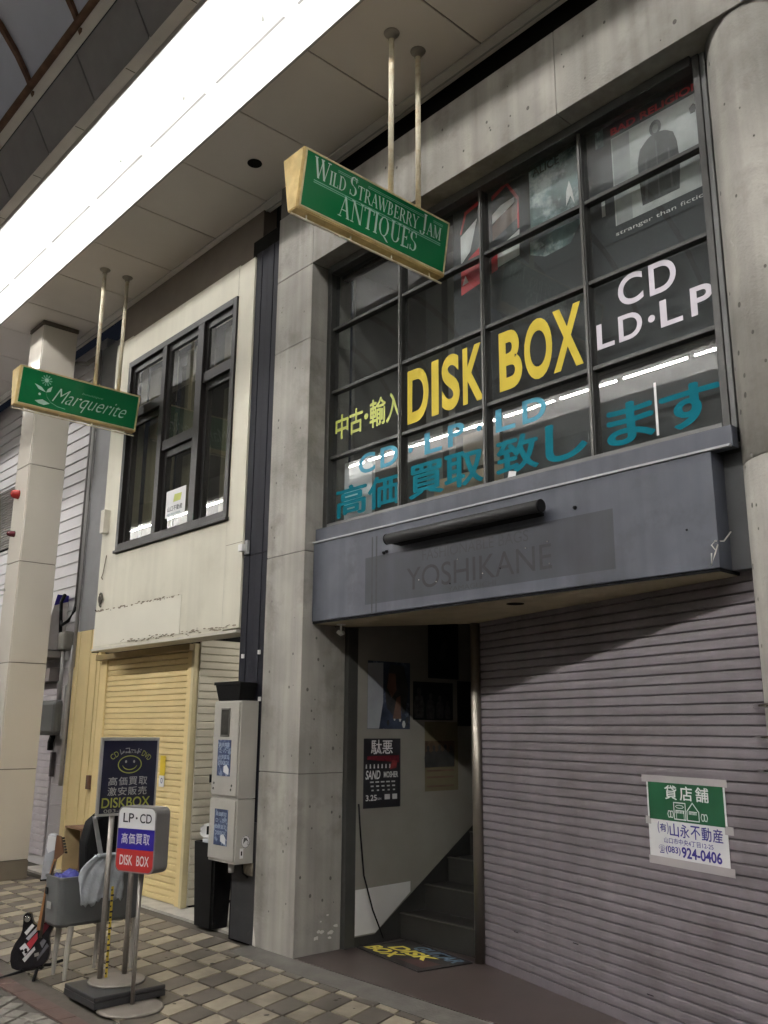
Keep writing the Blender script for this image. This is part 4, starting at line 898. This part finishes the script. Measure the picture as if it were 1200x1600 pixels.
def disc(cx_, cy_, r, m, h, n=16): shape('sign_flower', pl, [(cx_+r*math.cos(2*math.pi*k/n), cy_+r*math.sin(2*math.pi*k/n)) for k in range(n)], m, t2, h)
for k in range(11):
    a = 2*math.pi*k/11; shape('flower_petal', pl, [(.262+.018*math.cos(a-.2), .29+.018*math.sin(a-.2)), (.262+.05*math.cos(a-.14), .29+.05*math.sin(a-.14)), (.262+.056*math.cos(a), .29+.056*math.sin(a)), (.262+.05*math.cos(a+.14), .29+.05*math.sin(a+.14)), (.262+.018*math.cos(a+.2), .29+.018*math.sin(a+.2))], SIGNT2, t2, .0045)
disc(.262, .29, .019, SIGNT, .0047); disc(.215, .145, .012, SIGNT, .0047)
for q in ([(.27, .175), (.20, .19), (.155, .235), (.225, .215)], [(.275, .175), (.285, .21), (.325, .245), (.315, .19)], [(.18, .075), (.25, .10), (.325, .075), (.27, .05), (.22, .055)]): shape('flower_leaf', pl, q, SIGNT, t2, .0047)
cur = [(.272, .18), (.29, .13), (.33, .09), (.40, .065), (.48, .058)]
for a, b in zip(cur, cur[1:]): shape('flower_stem', pl, [(a[0], a[1]-.003), (b[0], b[1]-.003), (b[0], b[1]+.003), (a[0], a[1]+.003)], SIGNT2, t2, .0046)
text('sign_lettering', 'boutique', pl, .62, .84, .235, .262, SIGNT2, t2, .0045, 0, .3)

# ------------------------------------------------------------------ utility cabinet and pot, bin
U = thing('meter_cabinet', (-6.06, 3.92, .57), 'grey two-door utility cabinet fixed to the black pier', 'cabinet')
box('cabinet_body', -6.247, -5.877, 3.838, 3.994, 1.028, 1.745, CABI, U, .004); box('cabinet_body', -6.249, -5.877, 3.838, 3.994, .570, 1.024, CABI, U, .004)
box('cabinet_door', -6.238, -5.892, 3.826, 3.8375, 1.046, 1.735, CABI, U, .003); box('cabinet_door', -6.240, -5.892, 3.826, 3.8375, .590, 1.012, CABI, U, .003)
PU = FAC(3.826)
box('meter_window', -6.135, -6.01, 3.820, 3.8255, 1.475, 1.69, mat('meter_bezel', (.10, .095, .085), .4), U, .003)
sheet('meter_glass', FAC(3.82), -6.122, -6.022, 1.49, 1.678, mat('meter_pane', (.05, .048, .042), .1, var=.4, scale=8), U, .001)
for z in (1.16, .78): box('door_hinge', -6.252, -6.241, 3.815, 3.836, z-.03, z+.03, MATTE, U)
for x, z in ((-6.20, 1.13), (-6.205, 1.09), (-5.95, 1.12), (-5.96, 1.09)): lathe('rivet', [(.010, 0), (.006, .004)], (x, 3.8255, z), METER, U, 8, Vector((0, -1, 0)))
fl = []
for z0, z1, lab in ((1.186, 1.452, 'blue and white flyer stuck on the upper cabinet door'), (.688, .946, 'blue and white flyer stuck on the lower cabinet door')):
    p = poster('door_flyer', PU, -6.163, -5.978, z0, z1, FLYB, lab, 'flyer', .0015)
    for r in range(4): text('printed_lettering', ('高価買取', 'CD・レコード', '出張査定', 'DISKBOX')[r], PU, -6.145, -5.995, z1-.05-.045*r, z1-.02-.045*r, mat('flyer_print', (.34, .40, .50), .5), p, .0024, .02)
    shape('printed_figure', PU, [(-6.07, z0+.03), (-6.0, z0+.01), (-5.995, z0+.05), (-6.03, z0+.085), (-6.07, z0+.07)], PAPER, p, .0024)
st = thing('round_sticker', (-5.876, 3.925, .70), 'round pale sticker on the side of the cabinet', 'sticker')
PX = XP(-5.877)
shape('sticker_face', PX, [(3.922+.040*math.cos(t*.314), .725+.046*math.sin(t*.314)) for t in range(20)], PAPER, st, .0015)
shape('sticker_print', PX, [(3.90, .71), (3.925, .735), (3.95, .72), (3.93, .75), (3.905, .755)], METER, st, .002); outline(PX, [(3.922+.037*math.cos(t*.523), .725+.043*math.sin(t*.523)) for t in range(12)], .004, METER, st, .002, 'sticker_ring')
text('sticker_print', 'G', PX, 3.935, 3.952, .70, .72, METER, st, .0024)
sheet('keyhole_plate', PX, 3.875, 3.905, .61, .68, PAPER, U, .0015); sheet('keyhole_plate', PX, 3.884, 3.896, .63, .66, BLACK, U, .002)
tube('cabinet_cable', [(-5.92, 3.93, .569), (-5.92, 3.94, .50), (-5.90, 3.97, .47)], .008, BLACK, U, 6)
box('wall_scar', -5.985, -5.87, 3.985, 3.9945, .48, .569, GRIME, U)
lathe('pipe_end', [(.02, 0), (.024, .07)], (-6.02, 3.90, .498), PAPER, U, 10)
pt = thing('flower_pot', (-6.09, 3.92, 1.746), 'empty black square pot on top of the grey cabinet', 'pot')
bm = bmesh.new()
for (x0, x1, y0, y1, z) in ((-6.255, -5.91, 3.845, 3.985, 1.747),): pass
lo = [(-6.225, 3.85), (-5.935, 3.85), (-5.935, 3.985), (-6.225, 3.985)]; hi = [(-6.265, 3.835), (-5.90, 3.835), (-5.90, 3.99), (-6.265, 3.99)]; hi2 = [(-6.25, 3.85), (-5.915, 3.85), (-5.915, 3.978), (-6.25, 3.978)]
R0 = [bm.verts.new((*p, 1.747)) for p in lo]; R1 = [bm.verts.new((*p, 1.885)) for p in hi]; R2 = [bm.verts.new((*p, 1.885)) for p in hi2]; R3 = [bm.verts.new((p[0], p[1], 1.78)) for p in [(-6.215, 3.86), (-5.945, 3.86), (-5.945, 3.975), (-6.215, 3.975)]]
for a, b in ((R0, R1), (R1, R2), (R2, R3)):
    for k in range(4): bm.faces.new((a[k], a[(k+1) % 4], b[(k+1) % 4], b[k]))
bm.faces.new(R0[::-1]); bm.faces.new(R3); bm2('pot_body', bm, BLACK, pt)
box('pot_rim', -6.272, -5.895, 3.828, 3.8345, 1.868, 1.892, BLACK, pt, .002)
bn = thing('waste_bin', (-6.62, 4.1, .012), 'tall black plastic bin beside the grey cabinet', 'bin')
bm = bmesh.new()
lo = [(-6.75, 4.035), (-6.485, 4.035), (-6.485, 4.20), (-6.75, 4.20)]; hi = [(-6.775, 4.015), (-6.46, 4.015), (-6.46, 4.22), (-6.775, 4.22)]; ihi = [(-6.76, 4.03), (-6.475, 4.03), (-6.475, 4.205), (-6.76, 4.205)]
R0 = [bm.verts.new((*p, .013)) for p in lo]; R1 = [bm.verts.new((*p, .645)) for p in hi]; R2 = [bm.verts.new((*p, .645)) for p in ihi]; R3 = [bm.verts.new((*p, .56)) for p in ihi]
for a, b in ((R0, R1), (R1, R2), (R2, R3)):
    for k in range(4): bm.faces.new((a[k], a[(k+1) % 4], b[(k+1) % 4], b[k]))
bm.faces.new(R0[::-1]); bm.faces.new(R3); bmesh.ops.bevel(bm, geom=[e for e in bm.edges if abs(e.verts[0].co.z-e.verts[1].co.z) > .2], offset=.02, segments=3, affect='EDGES'); bm2('bin_body', bm, BLACK, bn)
pb = thing('foam_bowl', (-6.70, 4.10, .60), 'crumpled white foam bowl lying in the black bin', 'bowl')
bm = bmesh.new(); ax = Vector((.55, -.55, .45)).normalized(); u, v = frame_basis(ax)
rings = []
for r, hh in ((.02, -.02), (.035, -.014), (.055, .012), (.063, .016), (.054, .010), (.033, -.008), (.012, -.014)):
    rings.append([bm.verts.new(Vector((-6.68, 4.09, .72))+ax*hh+(u*math.cos(k*.314)+v*math.sin(k*.314))*r*random.uniform(.95, 1.05)) for k in range(20)])
for a, b in zip(rings, rings[1:]):
    for k in range(20): bm.faces.new((a[k], a[(k+1) % 20], b[(k+1) % 20], b[k]))
bm.faces.new(rings[0]); bm.faces.new(rings[-1]); bm2('bowl_shell', bm, PAPER, pb, True)
bm = bmesh.new(); bmesh.ops.create_icosphere(bm, subdivisions=2, radius=.07, matrix=Matrix.Translation((-6.64, 4.11, .615)))
for vv in bm.verts: vv.co += Vector((random.uniform(-.02, .02), random.uniform(-.02, .02), random.uniform(-.02, .02)))
bm2('crumpled_bag', bm, PLASTIC, pb, True)

# ------------------------------------------------------------------ sign stands on the pavement
dl = thing('platform_dolly', (-5.325, 2.675, 0), 'low black plastic dolly under the black sign stand', 'dolly')
box('deck', -5.53, -5.125, 2.465, 2.905, .052, .078, DOLLY, dl, .006)
for x in (-5.53, -5.137): box('side_rail', x, x+.012, 2.466, 2.904, .018, .0515, DOLLY, dl)
for y in (2.466, 2.892): box('side_rail', -5.517, -5.138, y, y+.012, .018, .0515, DOLLY, dl)
for x in (-5.50, -5.158):
    for y in (2.495, 2.875):
        w = lathe('caster_wheel', [(.018, -.008), (.021, -.006), (.021, .006), (.018, .008)], (x, y, .023), MATTE, dl, 14, Vector((0, 1, 0)))
        box('caster_fork', x-.010, x+.010, y-.014, y-.010, .02, .0515, CHROME, dl)
bs = thing('sign_stand', (-5.36, 2.72, .079), 'black DISKBOX sign with a smiling face on a two-pole stand', 'sign', 'sign stands on the pavement')
lathe('base_plate', [(.165, 0), (.165, .008), (.158, .012)], (-5.37, 2.715, .079), DISC, bs, 32)
for y in (2.643, 2.800): tube('stand_pole', [(-5.447, y, .088), (-5.447, y, 1.03)], .0165, GUN, bs, 14)
XS = -5.425; PB = XP(XS)
box('sign_panel', -5.447, XS, 2.530, 2.925, 1.010, 1.480, mat('panel_edge', (.45, .44, .42), .4, metal=.5), bs, .003)
sheet('sign_face', PB, 2.545, 2.910, 1.026, 1.460, NAVY, bs, .0012)
def bt(body, a0, a1, b0, b1, m, off=.01, bend=None): text('sign_lettering', body, PB, a0, a1, b0, b1, m, bs, .0024, off, bend=bend)
SY = mat('sign_yellow_green', (.36, .38, .07), .5); SG = mat('sign_grey_print', (.36, .35, .33), .5)
def bend(a, b):
    R_ = .20; t = (a-2.7275)/R_; r = R_+(b-1.405); return 2.7275+r*math.sin(t), 1.405-R_+r*math.cos(t)
bt('CD', 2.585, 2.640, 1.385, 1.420, SY, 0, bend); bt('レコード', 2.655, 2.800, 1.385, 1.420, SG, .01, bend); bt('DVD', 2.812, 2.880, 1.385, 1.420, SY, 0, bend)
bt('中古 輸入 新品', 2.672, 2.785, 1.383, 1.396, SG)
# plain smiling face
ring = [(2.727+.078*math.cos(t*math.pi/14), 1.315+.052*math.sin(t*math.pi/14)) for t in range(28)]
outline(PB, ring, .006, SY, bs, .002, 'face_outline')
for a in (2.700, 2.755): shape('face_eye', PB, [(a+.007*math.cos(t*.785), 1.332+.009*math.sin(t*.785)) for t in range(8)], SG, bs, .002)
sm_ = [(2.727+.050*math.cos(math.radians(195+15*k)), 1.318+.035*math.sin(math.radians(195+15*k))) for k in range(11)]
for a, b in zip(sm_, sm_[1:]): shape('face_smile', PB, [(a[0], a[1]-.003), (b[0], b[1]-.003), (b[0], b[1]+.003), (a[0], a[1]+.003)], SY, bs, .002)
for k, ch in enumerate('高価買取'): bt(ch, 2.592+.068*k, 2.650+.068*k, 1.190, 1.240, SG, .015)
for k, ch in enumerate('激安販売'): bt(ch, 2.592+.068*k, 2.650+.068*k, 1.130, 1.180, SG, .015)
bt('DISKBOX', 2.558, 2.882, 1.058, 1.118, SY, .012); bt('083-92', 2.575, 2.730, 1.030, 1.050, SG, 0)
tp = thing('measuring_tape', (-5.43, 2.676, .092), 'yellow and black tape strip hanging between the sign poles', 'tape')
sheet('tape_strip', XP(-5.432), 2.668, 2.684, .092, .60, YTAPE, tp, 0, .001)
for k in range(16): sheet('tape_mark', XP(-5.432), 2.668, 2.676+.006*(k % 3), .11+.031*k, .120+.031*k, PRINTBLK, tp, .0012)
# LP / CD box sign
ls = thing('sign_stand', (-5.085, 2.67, 0), 'white, blue and red LP CD box sign on a round-base pole', 'sign', 'sign stands on the pavement')
lathe('base_plate', [(.185, .001), (.185, .008), (.175, .014)], (-5.075, 2.66, 0), DISC, ls, 36)
tube('stand_pole', [(-5.105, 2.685, .010), (-5.105, 2.685, .74)], .0125, GUN, ls, 12)
lu = Vector((.94, .342, 0)).normalized(); lc = Vector((-5.09, 2.675, 0)); PLS = Plane(lc+Vector((lu.y, -lu.x, 0))*.058, lu, (0, 0, 1))
def rrect(a0, a1, b0, b1, r, n=5):
    out = []
    for cx_, cy_, s in ((a1-r, b1-r, 0), (a0+r, b1-r, 90), (a0+r, b0+r, 180), (a1-r, b0+r, 270)):
        for k in range(n+1): t = math.radians(s+90*k/n); out.append((cx_+r*math.cos(t), cy_+r*math.sin(t)))
    return out
hw = .148
o = shape('box_shell', PLS, rrect(-hw, hw, .722, 1.088, .04), SBOX, ls, 0, .116)
f = rrect(-hw+.008, hw-.008, .730, 1.080, .036)
def clip(z0, z1): return [(a, min(max(b, z0), z1)) for a, b in f if True]
def band(z0, z1, m):
    pts = [p for p in f if z0-1e-6 <= p[1] <= z1+1e-6]; L = -hw+.008; Rr = hw-.008
    if z1 < 1.08: pts += [(Rr, z1), (L, z1)]
    if z0 > .73: pts += [(L, z0), (Rr, z0)]
    c = (0, (z0+z1)/2); pts.sort(key=lambda p: math.atan2((p[1]-c[1])*3, p[0]-c[0]))
    u = []
    for p in pts:
        if not u or (abs(p[0]-u[-1][0])+abs(p[1]-u[-1][1])) > 1e-5: u.append(p)
    shape('sign_band', PLS, u, m, ls, .0015)
band(.964, 1.08, PAPER); band(.850, .9635, SBLUE); band(.73, .8495, SRED)
def lt(body, a0, a1, b0, b1, m, off=.02): text('sign_lettering', body, PLS, a0, a1, b0, b1, m, ls, .0028, off)
lt('LP', -.105, -.022, .998, 1.050, PRINTBLK, .012); lt('・', -.008, .006, 1.018, 1.030, PRINTBLK, .01); lt('CD', .025, .115, .998, 1.050, PRINTBLK, .012)
for k, ch in enumerate('高価買取'): lt(ch, -.108+.056*k, -.060+.056*k, .880, .938, PAPER, .015)
lt('DISK', -.112, -.012, .762, .818, PAPER, .012); lt('BOX', .018, .112, .762, .818, PAPER, .012)

# grey tub on legs, with cloth in it
tb = thing('tub_table', (-5.96, 2.82, 0), 'grey plastic tub on pale legs behind the black sign', 'tub')
bm = bmesh.new(); x0, x1, y0, y1 = -6.075, -5.835, 2.515, 3.11
def rr4(ins, z): return [bm.verts.new((*p, z)) for p in rrect(x0+ins, x1-ins, y0+ins, y1-ins, .035, 4)]
Rg = [rr4(.022, .315), rr4(.010, .335), rr4(.0, .598), rr4(-.006, .60), rr4(-.006, .612), rr4(.012, .612), rr4(.02, .36)]
for a, b in zip(Rg, Rg[1:]):
    n = len(a)
    for k in range(n): bm.faces.new((a[k], a[(k+1) % n], b[(k+1) % n], b[k]))
bm.faces.new(Rg[0][::-1]); bm.faces.new(Rg[-1]); bm2('tub_body', bm, TUB, tb)
for (x, y, m) in ((-5.872, 2.612, LEGW), (-6.045, 2.612, LEGW), (-6.04, 2.885, LEGW), (-5.88, 3.06, LEGW)):
    bm = bmesh.new(); addtube(bm, [(x, y, .002), (x, y+.004, .15), (x*.998-.0, y+.012, .318)], [.013, .018, .022], 8); bm2('leg', bm, m, tb)
box('side_rail', -6.05, -6.035, 2.62, 3.05, .29, .313, LEGD, tb); box('tub_label', -5.99, -5.93, 2.508, 2.5135, .42, .46, mat('label_grey', (.35, .35, .34), .5), tb)
box('tub_latch', -6.03, -6.0, 2.506, 2.5135, .50, .54, MATTE, tb)
bm = bmesh.new(); bmesh.ops.create_icosphere(bm, subdivisions=3, radius=1, matrix=Matrix.Translation((-5.96, 2.62, .585)) @ Matrix.Diagonal((.09, .085, .045, 1)))
for vv in bm.verts: vv.co += Vector((0, 0, .015*math.sin(vv.co.y*60)+.01*math.sin(vv.co.x*90)))
tag(bm2('folded_cloth', bm, BLUEP, None, True), 'crumpled dark blue cloth heaped in the grey tub', 'cloth')
# denim dungaree shorts hung behind the poles
dg_ = thing('dungaree_shorts', (-5.52, 2.65, .49), 'pale denim dungaree shorts hanging from the black sign', 'clothes')
bm = bmesh.new(); NR, NC = 14, 22; grid = []
prof = [(.775, 2.60, 2.765), (.74, 2.545, 2.775), (.69, 2.503, 2.785), (.63, 2.502, 2.790), (.56, 2.518, 2.796), (.505, 2.535, 2.802)]
def lr(z):
    for (za, la, ra), (zb, lb, rb) in zip(prof, prof[1:]):
        if za >= z >= zb-1e-9:
            t = (za-z)/(za-zb); return la+(lb-la)*t, ra+(rb-ra)*t
    return prof[-1][1:]
for i in range(NR+1):
    row = []
    for j in range(NC+1):
        t = j/NC; z = .775+(.505-.775)*i/NR; l, r_ = lr(z); y = l+(r_-l)*t
        if i == NR: z += .008*math.sin(j*2.1)-.016*(t < .3)+(.03 if .42 < t < .56 else 0)+random.uniform(-.005, .005)
        wv = .007*math.sin(t*13+i*.25)+.006*math.sin(t*31+i*.8)+.003*math.sin(i*1.7+t*9)+random.uniform(-.002, .002)
        row.append(bm.verts.new((-5.53+wv, y, z)))
    grid.append(row)
for i in range(NR):
    for j in range(NC): bm.faces.new((grid[i][j], grid[i][j+1], grid[i+1][j+1], grid[i+1][j]))
ex = bmesh.ops.extrude_face_region(bm, geom=list(bm.faces)); bmesh.ops.translate(bm, vec=Vector((-.010, 0, 0)), verts=[v for v in ex['geom'] if isinstance(v, bmesh.types.BMVert)])
bm2('denim_cloth', bm, DENIM, dg_, True)
for pa, pb_ in (((2.562, 1.005), (2.622, .778)), ((2.757, 1.005), (2.732, .770))):
    poly('shoulder_strap', [(-5.512, pa[0]-.013, pa[1]), (-5.512, pa[0]+.013, pa[1]), (-5.51, pb_[0]+.015, pb_[1]), (-5.51, pb_[0]-.015, pb_[1])], STRAP, dg_, Vector((-.006, 0, 0)))
box('waistband', -5.535, -5.497, 2.605, 2.765, .765, .782, DENIM, dg_, .004)
# dark case behind the tub
tag(poly('black_bag', [(-5.90, y, z) for y, z in ((2.74, .37), (3.07, .37), (3.075, .80), (3.05, .93), (2.95, .985), (2.80, .985), (2.73, .93), (2.70, .80), (2.715, .60))], mat('bag_black', (.006, .006, .007), .8, var=.3, scale=12, spec=.2), None, Vector((-.13, 0, 0)), .02), 'tall black bag standing in the grey tub behind the signs', 'bag')
# breeze block with brown box by the yellow boards
bb = thing('breeze_block', (-9.310, 4.12, .012), 'pale hollow breeze block at the foot of the yellow boards', 'block')
bm = bmesh.new()
for x0, x1, z0, z1 in ((-9.560, -8.960, .013, .035), (-9.560, -8.960, .085, .105), (-9.560, -9.530, .0355, .0845), (-9.420, -9.380, .0355, .0845), (-9.260, -9.220, .0355, .0845), (-9.100, -9.060, .0355, .0845), (-8.990, -8.960, .0355, .0845)): addbox(bm, x0, x1, 4.02, 4.27, z0, z1)
bm2('block_body', bm, BLOCK, bb); box('block_core', -9.550, -8.970, 4.10, 4.26, .03, .09, MATTE, bb)
wb = thing('wooden_box', (-9.210, 4.13, .107), 'dark brown open wooden box on the breeze block', 'box')
box('box_back', -9.380, -9.010, 4.24, 4.255, .107, .545, BROWN, wb); box('box_side', -9.395, -9.381, 4.05, 4.255, .107, .55, mat('box_edge', (.42, .32, .17), .6), wb); box('box_side', -9.009, -8.995, 4.05, 4.255, .107, .55, BROWN, wb); box('box_shelf', -9.380, -9.010, 4.05, 4.239, .107, .12, BROWN, wb)
box('box_top', -9.380, -9.010, 4.05, 4.239, .535, .549, BROWN, wb)

# ------------------------------------------------------------------ guitar on its stand
GO = Vector((-6.13, 2.505, 0)); GPl = Plane(GO, (.668, .744, 0), (0, 0, 1)); SC = .00063
def G(x, y, h=0): return GPl((x-230)*SC, (1440-y)*SC, h)
gt = thing('electric_guitar', GO+Vector((0, 0, .04)), 'black electric guitar covered in stickers standing at the left edge', 'guitar')
body = [(105, 880), (125, 852), (155, 843), (182, 858), (193, 900), (215, 945), (255, 965), (300, 950), (350, 935), (400, 925), (432, 945), (410, 1010), (388, 1060), (386, 1110), (402, 1170), (403, 1240), (385, 1300), (345, 1345), (280, 1372), (190, 1388), (100, 1392), (35, 1372), (12, 1310), (12, 1220), (45, 1135), (88, 1075), (105, 1020), (108, 950)]
poly('guitar_body', [G(x, y, .018) for x, y in body], GTR, gt, -GPl.n*.036, .006)
poly('guitar_neck', [G(x, y, .026) for x, y in ((258, 1010), (322, 1010), (352, 560), (398, 330), (372, 325), (315, 560))], WOODN, gt, -GPl.n*.018)
poly('fretboard', [G(x, y, .031) for x, y in ((292, 1080), (322, 1080), (352, 560), (394, 340), (384, 340), (330, 560))], mat('fretboard', (.03, .018, .012), .5), gt, -GPl.n*.0045)
poly('headstock', [G(x, y, .024) for x, y in ((372, 328), (398, 330), (432, 300), (470, 268), (430, 108), (382, 92), (374, 200))], mat('headstock_wood', (.13, .06, .03), .4, var=.15), gt, -GPl.n*.014)
for k in range(6):
    c = G(438+8*k, 122+28*k, .018); tube('tuning_peg', [c, c+GPl.u*.014], .0065, BLACK, gt, 8)
for q, m in (([(135, 1035), (205, 950), (232, 970), (160, 1060)], PAPER), ([(155, 1090), (270, 965), (290, 985), (185, 1110)], mat('sticker_grey', (.42, .42, .44), .5)), ([(165, 1140), (268, 1030), (275, 1090), (210, 1190)], STICKR), ([(100, 1180), (150, 1130), (205, 1190), (160, 1260)], PAPER), ([(138, 1285), (250, 1165), (262, 1195), (165, 1312)], mat('sticker_pale', (.50, .49, .48), .5)), ([(300, 1010), (345, 930), (398, 950), (310, 1070)], mat('sticker_maroon', (.16, .012, .025), .5)), ([(285, 1270), (375, 1130), (398, 1160), (290, 1300)], mat('sticker_dim', (.09, .09, .10), .5)), ([(300, 1130), (335, 1090), (365, 1110), (330, 1180)], mat('sticker_dim2', (.16, .16, .17), .5))):
    poly('guitar_sticker', [G(x, y, .0195) for x, y in q], m, gt)
for a, b in ((130, 1205), (165, 1195), (172, 1215)): lathe('guitar_knob', [(.009, 0), (.008, .008)], G(a, b, .0195), BLACK, gt, 10, GPl.n)
lathe('strap_button', [(.020, 0), (.018, .01)], G(155, 905, .0185), CHROME, gt, 12, GPl.n)
box_p = poly('bridge', [G(x, y, .022) for x, y in ((255, 1230), (300, 1215), (305, 1245), (262, 1262))], CHROME, gt, -GPl.n*.003)
gs = thing('guitar_stand', GO, 'black tubular stand holding the electric guitar', 'stand')
tube('stand_stem', [G(270, 1395, -.05), G(330, 900, -.05)], .010, MATTE, gs, 8)
tube('leg', [G(270, 1365, -.045), G(300, 1420, .05), G(338, 1505, .14)], .010, MATTE, gs, 8)
tube('leg', [G(270, 1365, -.05), G(345, 1385, -.12), G(420, 1380, -.22)], .010, MATTE, gs, 8)
tube('leg', [G(260, 1365, -.045), G(130, 1400, .02), G(-60, 1445, .10)], .010, MATTE, gs, 8)
tube('cradle', [G(150, 1385, .035), G(170, 1398, -.03), G(330, 1372, -.03), G(345, 1360, .035)], .009, MATTE, gs, 8)
for o in gs.children:
    for v in o.data.vertices:
        if v.co.z < .011: v.co.z = max(v.co.z, .001)
pg = thing('plastic_bag', G(300, 540, -.01), 'white plastic bag hanging over the guitar headstock', 'bag')
poly('bag_sheet', [G(x, y, .012) for x, y in ((282, 82), (340, 78), (372, 98), (372, 330), (345, 380), (335, 530), (242, 540), (246, 420), (262, 280), (275, 180))], PLASTIC, pg, -GPl.n*.05, .010)
poly('bag_fold', [G(x, y, .0145) for x, y in ((285, 100), (368, 110), (366, 240), (300, 270), (276, 220))], PAPER, pg)
poly('bag_hem', [G(x, y, .0145) for x, y in ((240, 530), (352, 518), (352, 535), (242, 546))], MATTE, pg)

# ------------------------------------------------------------------ door mat
dm = thing('door_mat', (-4.91, 4.70, .018), 'dark door mat lettered DISK BOX in yellow at the foot of the stairs', 'mat')
MU = Vector((.775, -.13, 0)).normalized(); PM = Plane((-5.285, 4.515, .026), MU, (-MU.y, MU.x, 0))
sheet('mat_rubber', PM, 0, .775, -.005, .44, mat('mat_dark', (.020, .016, .015), .9, var=.3, scale=40), dm, 0, .007)
shape('mat_field', PM, [(.42, .06), (.72, .06), (.72, .22), (.55, .2)], mat('mat_maroon', (.05, .02, .018), .9), dm, .0015)
MY = mat('mat_yellow', (.62, .52, .08), .9); MB = mat('mat_blue', (.10, .16, .22), .9, var=.3)
text('mat_lettering', 'DISK', PM, .13, .60, .17, .29, MY, dm, .003, .035, .2); text('mat_lettering', 'BOX', PM, .03, .40, .03, .155, MY, dm, .003, .04, .2)
text('mat_lettering', 'GUITAR', PM, .25, .74, .30, .41, MB, dm, .003, .035, .3)

# ------------------------------------------------------------------ pieces belong to their part
def base(o): return o.name.split('.')[0]
def under(child, new):
    d = wloc(child.parent)-wloc(new); child.parent = new; child.location = child.location+d
def gather(root, host, kids):
    hs = [c for c in root.children if base(c) == host]
    if hs:
        for c in list(root.children):
            if c is not hs[0] and base(c).startswith(kids): under(c, hs[0])
for o in [o for o in COL.objects if o.parent is None and o.type == 'EMPTY']:
    n = base(o)
    if any(base(c) == 'paper_sheet' for c in o.children): gather(o, 'paper_sheet', ('printed_', 'green_field', 'white_field', 'tape_'))
    if n == 'hanging_sign': gather(o, 'sign_face', ('sign_letter', 'sign_rule', 'sign_flower', 'flower_'))
    if n == 'sign_stand': gather(o, 'sign_panel', ('sign_face', 'sign_lettering', 'face_')); gather(o, 'box_shell', ('sign_band', 'sign_lettering'))
    if n == 'electric_guitar': gather(o, 'guitar_body', ('guitar_sticker', 'guitar_knob', 'strap_button', 'bridge')); gather(o, 'headstock', ('tuning_peg',)); gather(o, 'guitar_neck', ('fretboard',))
    if n == 'door_mat': gather(o, 'mat_rubber', ('mat_field', 'mat_lettering'))
    if n == 'meter_cabinet': gather(o, 'meter_window', ('meter_glass',))
    if n in ('concrete_building', 'cream_building'): gather(o, 'roller_shutter', ('shutter_slat', 'shutter_bottom_bar', 'shutter_scuff'))
gather(B, 'sign_fascia', ('paint_ghost', 'old_lettering', 'stud', 'fascia_edge')); gather(B, 'strip_lamp_hood', ('hood_',))
panes = [(c, [v.co+wloc(c) for v in c.data.vertices]) for c in B.children if base(c) == 'window_pane']
for c in [c for c in B.children if base(c) in ('window_lettering', 'tape_strip')]:
    vs = [v.co+wloc(c) for v in c.data.vertices]; cx_ = (min(v.x for v in vs)+max(v.x for v in vs))/2; cz_ = (min(v.z for v in vs)+max(v.z for v in vs))/2
    for p_, pv in panes:
        if min(v.x for v in pv)-.02 <= cx_ <= max(v.x for v in pv)+.02 and min(v.z for v in pv)-.02 <= cz_ <= max(v.z for v in pv)+.02: under(c, p_); break
for c in [c for c in B.children if base(c) == 'stair_nosing']:
    y = min(v.co.y for v in c.data.vertices)+wloc(c).y
    for q in B.children:
        if base(q) == 'stair_step' and abs(min(v.co.y for v in q.data.vertices)+wloc(q).y-y-.012) < .01: under(c, q); break
